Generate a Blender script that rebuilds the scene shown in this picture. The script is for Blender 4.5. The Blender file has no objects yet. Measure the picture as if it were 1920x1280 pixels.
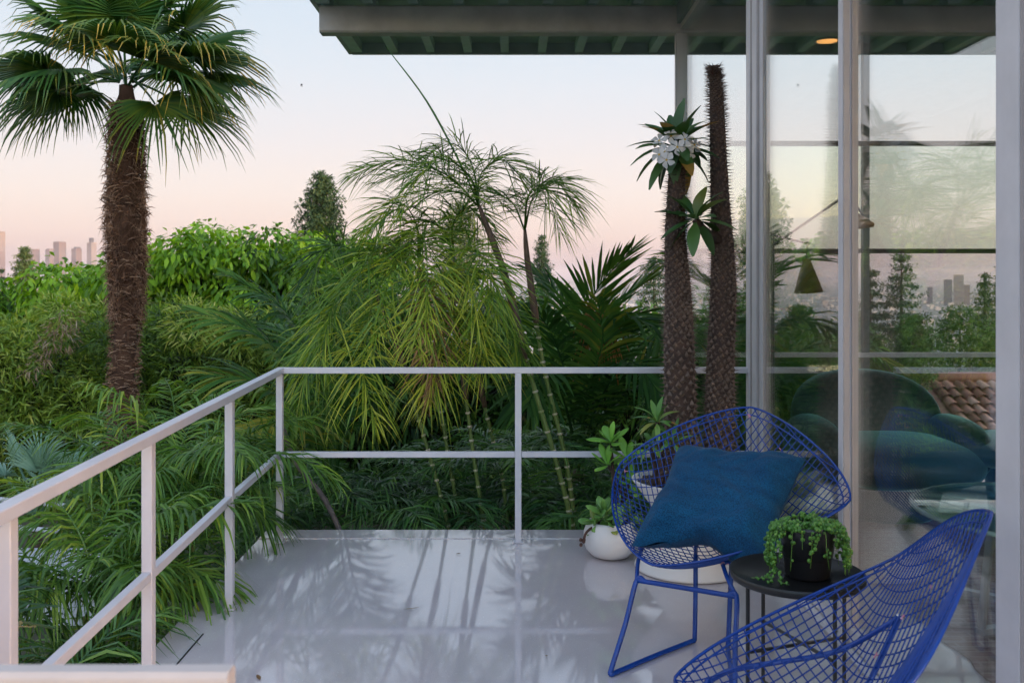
import bpy, math, random
import numpy as np
from mathutils import Vector, Matrix

# ------------------------------------------------------------------ camera, sky, sun, exposure
F, H, HOR = 1800.0, 1.28, 520.0          # focal length in photo pixels, eye height above the deck, horizon row
sc = bpy.context.scene
COL = sc.collection
cam = bpy.data.objects.new('camera', bpy.data.cameras.new('camera'))
COL.objects.link(cam); sc.camera = cam
cam.location = (0, 0, H); cam.rotation_euler = (math.radians(90), 0, 0)
cam.data.sensor_width = 36.0; cam.data.lens = 36.0 * F / 1920
cam.data.shift_y = -(640 - HOR) / 1920
cam.data.clip_start = 0.05; cam.data.clip_end = 60000
cam.data.dof.use_dof = True; cam.data.dof.focus_distance = 4.2; cam.data.dof.aperture_fstop = 6.3

SUN_EL, SUN_AZ = math.radians(2.5), math.radians(128)     # azimuth clockwise from +Y: behind the viewer, to the right
SUN_DIR = Vector((math.sin(SUN_AZ) * math.cos(SUN_EL), math.cos(SUN_AZ) * math.cos(SUN_EL), math.sin(SUN_EL)))

def srgb(r, g, b):
    f = lambda c: (c / 255 / 12.92) if c / 255 <= .04045 else ((c / 255 + .055) / 1.055) ** 2.4
    return (f(r), f(g), f(b), 1)

world = bpy.data.worlds.new('World'); sc.world = world; world.use_nodes = True
nt = world.node_tree; bg = nt.nodes['Background']; bg.inputs[1].default_value = 0.1
sky = nt.nodes.new('ShaderNodeTexSky'); sky.sky_type = 'NISHITA'; sky.sun_disc = False
sky.sun_elevation = SUN_EL; sky.sun_rotation = SUN_AZ
sky.altitude = 250; sky.air_density = 1.0; sky.dust_density = 1.4; sky.ozone_density = 2.0
tc = nt.nodes.new('ShaderNodeTexCoord'); sep = nt.nodes.new('ShaderNodeSeparateXYZ')
nt.links.new(tc.outputs['Generated'], sep.inputs[0])
ramp = nt.nodes.new('ShaderNodeValToRGB'); ramp.color_ramp.interpolation = 'B_SPLINE'
mr = nt.nodes.new('ShaderNodeMapRange'); mr.inputs[1].default_value = -.05; mr.inputs[2].default_value = 1.0
nt.links.new(sep.outputs[2], mr.inputs[0]); nt.links.new(mr.outputs[0], ramp.inputs[0])
stops = [(-.05, (158, 156, 176)), (.0, (176, 168, 184)), (.02, (224, 199, 196)), (.045, (248, 224, 213)), (.085, (253, 240, 231)),
         (.14, (243, 238, 240)), (.21, (229, 238, 247)), (.30, (212, 229, 245)), (.5, (212, 228, 250)), (1.0, (205, 224, 250))]
els = ramp.color_ramp.elements
while len(els) < len(stops): els.new(.5)
for e, (z, c) in zip(els, stops):
    e.position = (z + .05) / 1.05; e.color = srgb(*c)
scale = nt.nodes.new('ShaderNodeVectorMath'); scale.operation = 'SCALE'; scale.inputs[3].default_value = 5.95
nt.links.new(ramp.outputs[0], scale.inputs[0])
# twilight arch over the whole sky; the sunset glow of the sky model takes over towards the sun
dot = nt.nodes.new('ShaderNodeVectorMath'); dot.operation = 'DOT_PRODUCT'; dot.inputs[1].default_value = SUN_DIR
nt.links.new(tc.outputs['Generated'], dot.inputs[0])
mg = nt.nodes.new('ShaderNodeMapRange'); mg.interpolation_type = 'SMOOTHSTEP'
mg.inputs[1].default_value = -.15; mg.inputs[2].default_value = .9; mg.inputs[3].default_value = 0.0; mg.inputs[4].default_value = 1.0
nt.links.new(dot.outputs['Value'], mg.inputs[0])
glow = nt.nodes.new('ShaderNodeVectorMath'); glow.operation = 'MULTIPLY'; glow.inputs[1].default_value = (16.5, 15.2, 14.8)
nt.links.new(sky.outputs[0], glow.inputs[0])
mixs = nt.nodes.new('ShaderNodeMix'); mixs.data_type = 'RGBA'
nt.links.new(mg.outputs[0], mixs.inputs['Factor']); nt.links.new(scale.outputs[0], mixs.inputs[6]); nt.links.new(glow.outputs[0], mixs.inputs[7])
nt.links.new(mixs.outputs[2], bg.inputs[0])

sun = bpy.data.objects.new('sun', bpy.data.lights.new('sun', 'SUN')); COL.objects.link(sun)
sun.data.energy = 0.5; sun.data.angle = math.radians(.53); sun.data.color = (1, .62, .36)
sun.rotation_euler = (-SUN_DIR).to_track_quat('-Z', 'Y').to_euler()

sc.view_settings.view_transform = 'Standard'; sc.view_settings.look = 'None'
sc.view_settings.exposure = 0.75; sc.view_settings.gamma = 1.0; sc.view_settings.use_curve_mapping = False
sc.cycles.use_denoising = True
sc.cycles.max_bounces = 8; sc.cycles.diffuse_bounces = 4; sc.cycles.glossy_bounces = 4
sc.cycles.transmission_bounces = 4; sc.cycles.transparent_max_bounces = 16
sc.cycles.caustics_reflective = False; sc.cycles.caustics_refractive = False

random.seed(7); rng = np.random.default_rng(7)
U = random.uniform

def P(x, y, Y):
    """world point that stands Y metres out and shows at photo pixel x, y"""
    return Vector(((x - 960) * Y / F, Y, H - (y - HOR) * Y / F))

# ------------------------------------------------------------------ materials
def newmat(name):
    m = bpy.data.materials.new(name); m.use_nodes = True
    return m, m.node_tree, m.node_tree.nodes['Principled BSDF']

def mixrgb(nt, fac, a, b, blend='MIX'):
    n = nt.nodes.new('ShaderNodeMix'); n.data_type = 'RGBA'; n.blend_type = blend
    for s, v in ((n.inputs['Factor'], fac), (n.inputs[6], a), (n.inputs[7], b)):
        if isinstance(v, bpy.types.NodeSocket): nt.links.new(v, s)
        elif isinstance(v, (int, float)): s.default_value = v
        else: s.default_value = tuple(v) if len(v) == 4 else (*v, 1)
    return n.outputs[2]

def noise(nt, scale, detail=4, rough=.55, vec=None, dist=0):
    n = nt.nodes.new('ShaderNodeTexNoise'); n.inputs['Scale'].default_value = scale
    n.inputs['Detail'].default_value = detail; n.inputs['Roughness'].default_value = rough; n.inputs['Distortion'].default_value = dist
    if vec is not None: nt.links.new(vec, n.inputs['Vector'])
    return n.outputs['Fac']

def rampf(nt, fac, stops, interp='LINEAR'):
    r = nt.nodes.new('ShaderNodeValToRGB'); nt.links.new(fac, r.inputs[0]); r.color_ramp.interpolation = interp
    e = r.color_ramp.elements
    while len(e) < len(stops): e.new(.5)
    for k, (p, c) in zip(e, stops):
        k.position = p; k.color = c if len(c) == 4 else (*c, 1)
    return r.outputs[0]

def coords(nt, kind='Object', scale=None):
    t = nt.nodes.new('ShaderNodeTexCoord')
    if scale is None: return t.outputs[kind]
    mp = nt.nodes.new('ShaderNodeMapping'); nt.links.new(t.outputs[kind], mp.inputs[0]); mp.inputs['Scale'].default_value = scale
    return mp.outputs[0]

def geopos(nt, scale=None):
    g = nt.nodes.new('ShaderNodeNewGeometry')
    if scale is None: return g.outputs['Position']
    mp = nt.nodes.new('ShaderNodeMapping'); nt.links.new(g.outputs['Position'], mp.inputs[0]); mp.inputs['Scale'].default_value = scale
    return mp.outputs[0]

def bump(nt, bs, h, strength=.2, dist=.01):
    b = nt.nodes.new('ShaderNodeBump'); b.inputs['Strength'].default_value = strength; b.inputs['Distance'].default_value = dist
    nt.links.new(h, b.inputs['Height']); nt.links.new(b.outputs[0], bs.inputs['Normal'])

def plain(name, c, rough=.5, var=.15, nscale=6, metal=0, spec=.5, bmp=0, bscale=80, c2=None):
    m, nt, bs = newmat(name)
    c = (*c[:3], 1); d = c2 or tuple(max(0, v * (1 - var)) for v in c[:3])
    p = geopos(nt)
    nt.links.new(mixrgb(nt, rampf(nt, noise(nt, nscale, 5, .6, p), [(.3, (0, 0, 0)), (.7, (1, 1, 1))]), c, (*d[:3], 1)), bs.inputs['Base Color'])
    r = nt.nodes.new('ShaderNodeMapRange'); nt.links.new(noise(nt, nscale * 3, 4, .6, p), r.inputs[0])
    r.inputs[3].default_value = max(.02, rough - .12); r.inputs[4].default_value = min(1, rough + .12)
    nt.links.new(r.outputs[0], bs.inputs['Roughness'])
    bs.inputs['Metallic'].default_value = metal; bs.inputs['Specular IOR Level'].default_value = spec
    if bmp: bump(nt, bs, noise(nt, bscale, 4, .6, p), bmp, .01)
    return m

LEAF_GAIN = 1.6
def leafmat(name, stops, trans=.35, rough=.42, spec=.4, nscale=2.5, tcol=None):
    """stops: colours from the darkest leaves to the lightest; picked per leaf by the face attribute tint"""
    m, nt, bs = newmat(name)
    a = nt.nodes.new('ShaderNodeAttribute'); a.attribute_name = 'tint'
    n = noise(nt, nscale, 3, .5, geopos(nt))
    ma = nt.nodes.new('ShaderNodeMath'); ma.operation = 'MULTIPLY_ADD'; nt.links.new(n, ma.inputs[0]); ma.inputs[1].default_value = .5
    sub = nt.nodes.new('ShaderNodeMath'); sub.operation = 'ADD'; nt.links.new(a.outputs['Fac'], sub.inputs[0]); sub.inputs[1].default_value = -.25
    nt.links.new(sub.outputs[0], ma.inputs[2])
    k = len(stops) - 1; stops = [tuple(min(.85, v * LEAF_GAIN) for v in s[:3]) if max(s[:3]) < .5 else s for s in stops]
    c = rampf(nt, ma.outputs[0], [(i / k, s) for i, s in enumerate(stops)])
    nt.links.new(c, bs.inputs['Base Color']); bs.inputs['Roughness'].default_value = rough; bs.inputs['Specular IOR Level'].default_value = spec
    tr = nt.nodes.new('ShaderNodeBsdfTranslucent')
    tint = mixrgb(nt, 1.0, c, tcol or (1.25, 1.15, .5, 1), 'MULTIPLY'); nt.links.new(tint, tr.inputs[0])
    mx = nt.nodes.new('ShaderNodeMixShader'); mx.inputs[0].default_value = trans
    nt.links.new(bs.outputs[0], mx.inputs[1]); nt.links.new(tr.outputs[0], mx.inputs[2])
    nt.links.new(mx.outputs[0], nt.nodes['Material Output'].inputs['Surface'])
    return m

def glassmat(name, tint=(1, 1, 1, 1), f0=.04):
    """thin window glass: clear, with the mirror share of a real pane rising towards grazing view"""
    m, nt, bs = newmat(name); nt.nodes.remove(bs)
    lw = nt.nodes.new('ShaderNodeLayerWeight'); lw.inputs[0].default_value = .5
    pw = nt.nodes.new('ShaderNodeMath'); pw.operation = 'POWER'; nt.links.new(lw.outputs['Facing'], pw.inputs[0]); pw.inputs[1].default_value = 5
    fr = nt.nodes.new('ShaderNodeMath'); fr.operation = 'MULTIPLY_ADD'; nt.links.new(pw.outputs[0], fr.inputs[0]); fr.inputs[1].default_value = 1 - f0; fr.inputs[2].default_value = f0
    t = nt.nodes.new('ShaderNodeBsdfTransparent'); t.inputs[0].default_value = tint
    g = nt.nodes.new('ShaderNodeBsdfGlossy'); g.inputs['Roughness'].default_value = 0.0; g.inputs[0].default_value = (.97, .98, .98, 1)
    mx = nt.nodes.new('ShaderNodeMixShader'); nt.links.new(fr.outputs[0], mx.inputs[0])
    nt.links.new(t.outputs[0], mx.inputs[1]); nt.links.new(g.outputs[0], mx.inputs[2])
    nt.links.new(mx.outputs[0], nt.nodes['Material Output'].inputs['Surface'])
    return m

def emis(name, c, s):
    m, nt, bs = newmat(name); bs.inputs['Emission Color'].default_value = (*c, 1); bs.inputs['Emission Strength'].default_value = s
    bs.inputs['Base Color'].default_value = (*c, 1)
    return m

# ------------------------------------------------------------------ mesh helpers
ORG = {}
def tag(o, label=None, cat=None, group=None, kind=None):
    if label: o['label'] = label
    if cat: o['category'] = cat
    if group: o['group'] = group
    if kind: o['kind'] = kind
    return o

def thing(name, label, cat, loc=(0, 0, 0), rz=0, group=None):
    o = bpy.data.objects.new(name, None); o.empty_display_size = .1; COL.objects.link(o)
    o.location = loc; o.rotation_euler = (0, 0, rz); ORG[o] = Vector(loc)
    return tag(o, label, cat, group)

def link_mesh(name, me, mat, parent=None, kind=None):
    o = bpy.data.objects.new(name, me); COL.objects.link(o)
    if mat is not None and len(me.materials) == 0: me.materials.append(mat)
    if parent is not None: o.parent = parent; ORG[o] = ORG.get(parent, Vector())
    else: ORG[o] = Vector()
    if kind: o['kind'] = kind
    return o

class MB:
    def __init__(s): s.v = []; s.f = []; s.t = []; s.n = 0
    def add(s, verts, faces, tint=.5):
        k = s.n; s.v.extend(tuple(p) for p in verts); s.n += len(verts)
        s.f.extend(tuple(i + k for i in f) for f in faces); s.t.extend([tint] * len(faces) if not hasattr(tint, '__len__') else tint)
    def box(s, x0, x1, y0, y1, z0, z1):
        v = [(x, y, z) for z in (z0, z1) for y in (y0, y1) for x in (x0, x1)]
        s.add(v, [(0, 2, 3, 1), (4, 5, 7, 6), (0, 1, 5, 4), (2, 6, 7, 3), (0, 4, 6, 2), (1, 3, 7, 5)]); return s
    def bar(s, a, b, w, h, up=(0, 0, 1), ch=0):
        a, b = Vector(a), Vector(b); d = (b - a).normalized(); up = Vector(up)
        sd = d.cross(up); sd = sd.normalized() if sd.length > 1e-4 else Vector((1, 0, 0)); up = sd.cross(d).normalized()
        c = ch
        prof = [(-w/2 + c, -h/2), (w/2 - c, -h/2), (w/2, -h/2 + c), (w/2, h/2 - c), (w/2 - c, h/2), (-w/2 + c, h/2), (-w/2, h/2 - c), (-w/2, -h/2 + c)] if c else [(-w/2, -h/2), (w/2, -h/2), (w/2, h/2), (-w/2, h/2)]
        n = len(prof)
        v = [p + sd * q[0] + up * q[1] for p in (a, b) for q in prof]
        s.add(v, [(i, (i+1) % n, n + (i+1) % n, n + i) for i in range(n)] + [tuple(range(n-1, -1, -1)), tuple(range(n, 2*n))]); return s
    def tube(s, pts, r, n=8, cap=True, tint=.5):
        pts = [Vector(p) for p in pts]; m = len(pts); rr = r if hasattr(r, '__len__') else [r] * m
        t0 = (pts[1] - pts[0]).normalized(); ref = Vector((0, 0, 1)) if abs(t0.z) < .9 else Vector((1, 0, 0))
        sd = t0.cross(ref).normalized(); v = []
        for i, p in enumerate(pts):
            t = (pts[min(i+1, m-1)] - pts[max(i-1, 0)]).normalized()
            sd = (sd - t * sd.dot(t)); sd = sd.normalized() if sd.length > 1e-6 else t.orthogonal().normalized()
            up = t.cross(sd)
            for k in range(n):
                a = 2 * math.pi * k / n; v.append(p + (sd * math.cos(a) + up * math.sin(a)) * rr[i])
        f = [(i*n + k, i*n + (k+1) % n, (i+1)*n + (k+1) % n, (i+1)*n + k) for i in range(m-1) for k in range(n)]
        if cap: f += [tuple(range(n-1, -1, -1)), tuple(range((m-1)*n, m*n))]
        s.add(v, f, tint); return s
    def lathe(s, prof, n=32, c=(0, 0, 0), tint=.5):
        cx, cy, cz = c
        v = [(cx + r * math.cos(2*math.pi*k/n), cy + r * math.sin(2*math.pi*k/n), cz + z) for r, z in prof for k in range(n)]
        f = [(i*n + k, i*n + (k+1) % n, (i+1)*n + (k+1) % n, (i+1)*n + k) for i in range(len(prof)-1) for k in range(n)]
        s.add(v, f, tint); return s
    def build(s, name, mat, parent=None, smooth=False, kind=None, world=True):
        o = ORG.get(parent, Vector()) if (parent is not None and world) else Vector()
        me = bpy.data.meshes.new(name); me.from_pydata([(p[0]-o.x, p[1]-o.y, p[2]-o.z) for p in s.v] if o.length else s.v, [], s.f)
        if smooth: me.shade_smooth()
        a = me.attributes.new('tint', 'FLOAT', 'FACE'); a.data.foreach_set('value', np.array(s.t, dtype=np.float32))
        return link_mesh(name, me, mat, parent, kind)

def np_mesh(name, V, Fc, tint, mat, parent=None, kind=None, smooth=False):
    """V: n x 3 verts, Fc: m x k faces, all of one size"""
    o = ORG.get(parent, Vector()); V = np.asarray(V, dtype=np.float32) - np.array(o, dtype=np.float32)
    me = bpy.data.meshes.new(name); k = Fc.shape[1]
    me.vertices.add(len(V)); me.vertices.foreach_set('co', V.ravel())
    me.loops.add(Fc.size); me.loops.foreach_set('vertex_index', Fc.ravel().astype(np.int32))
    me.polygons.add(len(Fc)); me.polygons.foreach_set('loop_start', np.arange(0, Fc.size, k, dtype=np.int32))
    me.update(calc_edges=True)
    a = me.attributes.new('tint', 'FLOAT', 'FACE'); a.data.foreach_set('value', np.asarray(tint, dtype=np.float32))
    if smooth: me.shade_smooth()
    return link_mesh(name, me, mat, parent, kind)

def bez(pts, n):
    """smooth curve through control points (Catmull-Rom), n samples"""
    p = [Vector(q) for q in pts]; p = [2*p[0] - p[1]] + p + [2*p[-1] - p[-2]]; out = []; m = len(p) - 3
    for i in range(n):
        t = i / (n - 1) * m; k = min(int(t), m - 1); t -= k
        a, b, c, d = p[k:k+4]
        out.append(.5 * ((2*b) + (c - a) * t + (2*a - 5*b + 4*c - d) * t*t + (3*b - a - 3*c + d) * t**3))
    return out

def unit(a): return a / np.maximum(np.linalg.norm(a, axis=-1, keepdims=True), 1e-9)

def leaves_np(pos, dirv, nrm, length, width, droop=.25, fold=.0):
    """each leaf: six-vertex pointed blade of two quads bent along its length; returns V, F"""
    n = len(pos); d = unit(dirv); s = unit(np.cross(d, nrm)); L = np.asarray(length).reshape(-1, 1); W = np.asarray(width).reshape(-1, 1)
    dn = np.zeros_like(pos); dn[:, 2] = -1
    V = np.empty((n, 6, 3))
    V[:, 0] = pos
    q = pos + d * L * .42 + dn * L * droop * .18
    V[:, 1] = q - s * W * .5; V[:, 5] = q + s * W * .5
    q = pos + d * L * .75 + dn * L * droop * .55
    V[:, 2] = q - s * W * .36; V[:, 4] = q + s * W * .36
    V[:, 3] = pos + d * L + dn * L * droop
    b = (np.arange(n) * 6)[:, None]
    Fq = np.concatenate([b + np.array([[0, 1, 2, 5]]), b + np.array([[5, 2, 3, 4]])], axis=1).reshape(-1, 4)
    return V.reshape(-1, 3), Fq

# ------------------------------------------------------------------ foliage builders
def frond(name, path, mat, parent, n=48, ll=.28, lw=.016, a0=72, a1=25, droop=.45, vee=.15, start=.18, rr=.007, tint=.5, tv=.22, roll=0., jit=.12, prof=.75, twist=.5, side_min=0.):
    """feather leaf: rachis through PATH (world points) with two ranks of narrow leaflets"""
    m = 22; R = np.array([tuple(v) for v in bez(path, m)])
    T = unit(np.gradient(R, axis=0)); up = np.array([0, 0, 1.]); S = unit(np.cross(T, up)); N = np.cross(S, T)
    ca, sa = math.cos(roll), math.sin(roll); S, N = S * ca + N * sa, N * ca - S * sa
    # rachis: three-sided taper
    rad = np.linspace(rr, rr * .25, m)
    ring = np.stack([R + S * rad[:, None], R + N * rad[:, None] * .8, R - S * rad[:, None], R - N * rad[:, None]*.8], axis=1)
    V = [ring.reshape(-1, 3)]; fs = []
    for i in range(m - 1):
        for k in range(4): fs.append((i*4 + k, i*4 + (k+1) % 4, (i+1)*4 + (k+1) % 4, (i+1)*4 + k))
    Fr = [np.array(fs)]; Tn = [np.full(len(fs), max(0, tint - .15))]; off = m * 4
    u = np.repeat((np.arange(n) + .5) / n, 2); sgn = np.tile([1., -1.], n)
    u = np.clip(u + rng.normal(0, .3 / n, u.size), 0, 1)
    t = start + (1 - start) * u; x = t * (m - 1); i0 = np.minimum(x.astype(int), m - 2); fr = (x - i0)[:, None]
    lerp = lambda A: A[i0] * (1 - fr) + A[i0 + 1] * fr
    p, Ti, Si, Ni = lerp(R), unit(lerp(T)), unit(lerp(S)), unit(lerp(N))
    ang = np.radians(a0 + (a1 - a0) * u) + rng.normal(0, jit, u.size)
    L = ll * np.maximum(np.sin(np.pi * (.14 + .80 * u)), .05) ** prof * rng.uniform(.8, 1.12, u.size)
    d = unit(Ti * np.cos(ang)[:, None] + Si * (np.sin(ang) * sgn)[:, None] + Ni * (vee + rng.normal(0, jit, u.size))[:, None])
    w = unit(Ti - d * np.sum(Ti * d, axis=1, keepdims=True)); nn = np.cross(d, w); tw = rng.normal(0, twist, u.size)[:, None]
    w = w * np.cos(tw) + nn * np.sin(tw)
    LL = L[:, None]; q = u.size; dn = np.array([0, 0, -1.]); dr = (droop * rng.uniform(.6, 1.3, q))[:, None]
    W = lw * rng.uniform(.8, 1.15, q)[:, None] * (.55 + .45 * (LL / ll))
    A = np.empty((q, 7, 3)); 
    for k, (s, wf) in enumerate(((0, .35), (.35, 1.), (.7, .72))):
        c = p + d * LL * s * (1 - .18 * dr * s) + dn * LL * dr * s * s
        A[:, 2*k] = c - w * W * .5 * wf; A[:, 2*k + 1] = c + w * W * .5 * wf
    A[:, 6] = p + d * LL * (1 - .18 * dr) + dn * LL * dr
    b = (np.arange(q) * 7)[:, None] + off
    Fr.append(np.concatenate([b + np.array([[0, 1, 3, 2]]), b + np.array([[2, 3, 5, 4]]), b + np.array([[4, 5, 6, 6]])], axis=1).reshape(-1, 4))
    tl = np.clip(tint + rng.normal(0, tv, q) + (u - .5) * .15, 0, 1); Tn.append(np.repeat(tl, 3)); V.append(A.reshape(-1, 3))
    V = np.concatenate(V); Fa = np.concatenate(Fr); o = ORG.get(parent, Vector())
    me = bpy.data.meshes.new(name)
    fl = [tuple(f) if f[2] != f[3] else tuple(f[:3]) for f in Fa.tolist()]
    me.from_pydata((V - np.array(o)).tolist(), [], fl)
    a = me.attributes.new('tint', 'FLOAT', 'FACE'); a.data.foreach_set('value', np.concatenate(Tn).astype(np.float32))
    return link_mesh(name, me, mat, parent)

def arc_path(b, az, el, length, droop, k=5):
    """points of an arching stalk: starts at B towards azimuth az (from +X) and elevation el, bends down by droop radians"""
    p = Vector(b); out = [p.copy()]; n = 12
    for i in range(n):
        e = el - droop * ((i + .5) / n) ** 1.4
        p = p + Vector((math.cos(az) * math.cos(e), math.sin(az) * math.cos(e), math.sin(e))) * (length / n); out.append(p.copy())
    return out[::3] if n % 3 == 0 else out

def fan_leaf(name, base, tip_dir, petiole, R, mat, parent, sag=.5, segs=38, spread=150, tint=.4, yellow=.0, roll=0., lift=.15):
    """palmate leaf: petiole from BASE, then a pleated blade split into narrow drooping segments"""
    base = Vector(base); d = Vector(tip_dir).normalized()
    p = [base]; dd = d.copy(); n = 6
    for i in range(n):
        dd = (dd + Vector((0, 0, -.11 * sag))).normalized(); p.append(p[-1] + dd * petiole / n)
    mb = MB(); mb.tube(p, [.011 - .004 * i / n for i in range(n + 1)], 5, tint=.25)
    hub = p[-1]; D = dd; S = D.cross(Vector((0, 0, 1)))
    S = S.normalized() if S.length > 1e-3 else Vector((1, 0, 0)); Nn = S.cross(D)
    S, Nn = S * math.cos(roll) + Nn * math.sin(roll), Nn * math.cos(roll) - S * math.sin(roll)
    da = math.radians(2 * spread) / segs; r0, r1 = .05 * R, .33 * R
    for i in range(segs):
        th = -math.radians(spread) + (i + .5) * da
        Rl = R * (1 - .30 * (abs(th) / math.radians(spread)) ** 1.5) * random.uniform(.92, 1.06)
        def pt(a, r, lf=0.):
            v = D * math.cos(a) + S * math.sin(a)
            x = (r / R)
            q = hub + v * r + Nn * (lift * R * x - .25 * R * x * x * (1 - math.cos(a)) * .5 + lf)
            q.z -= sag * R * .55 * x ** 3
            return q
        pl = .012 * R * 2
        sg = random.uniform(.4, 1.8) * sag; br = random.random() < .22
        rows = [(r0, .5), (r1, .5), (r1 + (Rl - r1) * .45, .36), (r1 + (Rl - r1) * .8, .2), (Rl, .03)]
        ja = random.gauss(0, .06); v = []
        for j, (r, wf) in enumerate(rows):
            k = max(0, j - 1) / 3
            for sd in (-1, 0, 1):
                a = th + sd * da * wf * (1 if j < 2 else r1 * 1.15 / r * (1.0 if j < 4 else 1)) + ja * k
                q = pt(a, r, pl * (1 if sd == 0 else -.2) * (1 - k))
                if j > 1: q.z -= sg * R * .16 * k * k + (.10 * R * k ** 3 if br else 0)
                v.append(q)
        f = []
        for j in range(4):
            b = j * 3; f += [(b, b+1, b+4, b+3), (b+1, b+2, b+5, b+4)]
        t = min(1, max(0, random.gauss(tint, .1))); y = yellow * random.random()
        mb.add(v, f, [t] * 4 + [min(1, t + y * .5)] * 2 + [min(1, t + y)] * 2)
    return mb.build(name, mat, parent)

def cloud(n, centres, radii, L, W, down=.4, flat=.85, jitter=.5, droop=.25, axis=None):
    """n leaves spread through the outer shells of ball-shaped clumps"""
    centres = np.asarray(centres, float); radii = np.asarray(radii, float)
    w = radii ** 2; idx = rng.choice(len(centres), n, p=w / w.sum())
    o = unit(rng.normal(size=(n, 3))); o[:, 2] *= flat
    rad = radii[idx] * rng.uniform(.35, 1.0, n) ** .5
    pos = centres[idx] + o * rad[:, None]
    d = unit(o + np.array([0, 0, -down]) + rng.normal(0, jitter, (n, 3)))
    nr = unit(o + np.array([0, 0, .5]) + rng.normal(0, .35, (n, 3)))
    ln = L * rng.uniform(.65, 1.25, n)
    V, Fq = leaves_np(pos, d, nr, ln, W * ln / L, droop)
    return V, Fq, idx


# ------------------------------------------------------------------ materials of the place
m_rail = plain('white_rail_paint', (.56, .55, .60), .38, .10, 9, bmp=.04, bscale=60)
m_frame = plain('door_frame_paint', (.74, .715, .74), .42, .12, 7, bmp=.03, bscale=50)
m_frame_shade = plain('door_frame_shade_paint', (.47, .42, .41), .45, .15, 7, bmp=.03, bscale=50)  # darker frame colour: shade of the camera-facing sides painted onto the mouldings
m_beam = plain('grey_beam_paint', (.74, .70, .71), .55, .25, 5, bmp=.12, bscale=30)
m_joist = plain('blue_green_joist_paint', (.70, .88, .88), .5, .2, 6)
m_board = plain('green_roof_board_paint', (.56, .68, .68), .6, .2, 4, bmp=.1, bscale=40)
m_fascia = plain('fascia_paint', (.48, .56, .58), .5, .2, 5)
m_wall = plain('plaster', (.42, .41, .40), .8, .1, 3)
m_soil = plain('garden_soil', (.045, .035, .025), .95, .5, 12, bmp=.6, bscale=25)
m_gravel = plain('pot_gravel', (.20, .16, .13), .9, .75, 160, bmp=1.0, bscale=220)
m_black = plain('black_metal', (.012, .012, .013), .4, .3, 8)
m_glass = glassmat('window_glass', (.97, .98, .975, 1))
m_glass_door = glassmat('sliding_door_glass', (.98, .985, .98, 1), .05)
m_glass_green = glassmat('greenish_window_glass', (.88, .95, .90, 1), .025)
m_concrete = plain('white_painted_concrete', (.62, .62, .66), .55, .15, 5, bmp=.1, bscale=40)

def terrazzo():
    m, nt, bs = newmat('polished_white_terrazzo'); p = geopos(nt)
    base = mixrgb(nt, rampf(nt, noise(nt, 1.3, 5, .6, p), [(.35, (0, 0, 0)), (.7, (1, 1, 1))]), (.60, .535, .555, 1), (.52, .47, .495, 1))
    v = nt.nodes.new('ShaderNodeTexVoronoi'); v.inputs['Scale'].default_value = 95; nt.links.new(p, v.inputs['Vector'])
    chip = rampf(nt, v.outputs['Distance'], [(.12, (1, 1, 1)), (.26, (0, 0, 0))])
    pick = rampf(nt, v.outputs['Color'], [(.55, (0, 0, 0)), (.75, (1, 1, 1))])
    ml = mixrgb(nt, 1.0, chip, pick, 'MULTIPLY')
    c = mixrgb(nt, ml, base, mixrgb(nt, v.outputs['Color'], (.22, .18, .18, 1), (.80, .78, .78, 1)))
    nt.links.new(mixrgb(nt, rampf(nt, noise(nt, 420, 2, .5, p), [(.58, (0, 0, 0)), (.70, (.65, .65, .65))]), c, (.3, .27, .27, 1)), bs.inputs['Base Color'])
    r = nt.nodes.new('ShaderNodeMapRange'); nt.links.new(noise(nt, 5, 6, .65, p, .4), r.inputs[0]); r.inputs[1].default_value = .3; r.inputs[2].default_value = .75
    r.inputs[3].default_value = .03; r.inputs[4].default_value = .09; nt.links.new(r.outputs[0], bs.inputs['Roughness'])
    bs.inputs['IOR'].default_value = 2.05; bs.inputs['Specular IOR Level'].default_value = .5
    bump(nt, bs, noise(nt, 5, 3, .5, p), .02, .004)
    return m
m_terrazzo = terrazzo()

# ------------------------------------------------------------------ terrain
def terr_h(x, y):
    z = -0.85 - 150 * (1 - math.exp(-max(0, y - 9) / 420)) * (1 if y > 9 else 0)
    z -= .10 * max(0, min(10, y - 9))
    s = -(x * -.62 + y * .79) - 34                       # unseen hill added behind the viewer to block the low sun
    if s > 0: z += 15 * (1 - math.exp(-s / 60.))
    s2 = math.hypot(x, y)
    if s2 > 30: z += 1.2 * math.sin(x * .021 + 1) * math.sin(y * .017) * min(1, (s2 - 30) / 60) * (1 if z > -140 else 0)
    return z
def axis_pts(lo, hi):
    a = [0.]; st = 1.5
    while a[-1] < hi: a.append(a[-1] + st); st *= 1.11
    b = [0.]; st = 1.5
    while b[-1] > lo: b.append(b[-1] - st); st *= 1.11
    return sorted(set(b[1:] + a))
xs, ys = axis_pts(-17000, 17000), axis_pts(-900, 25000)
tv = [(x, y, terr_h(x, y)) for y in ys for x in xs]; nx = len(xs)
tf = [(j*nx + i, j*nx + i + 1, (j+1)*nx + i + 1, (j+1)*nx + i) for j in range(len(ys) - 1) for i in range(nx - 1)]
m, nt_, bs_ = newmat('hillside_and_plain'); pp = geopos(nt_)
near = mixrgb(nt_, noise(nt_, 1.5, 6, .6, pp), (.035, .045, .018, 1), (.09, .07, .045, 1))
v_ = nt_.nodes.new('ShaderNodeTexVoronoi'); v_.inputs['Scale'].default_value = .02; nt_.links.new(pp, v_.inputs['Vector'])
town = mixrgb(nt_, rampf(nt_, v_.outputs['Color'], [(.3, (0, 0, 0)), (.6, (1, 1, 1))]), (.07, .095, .05, 1), (.30, .28, .26, 1))
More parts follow.
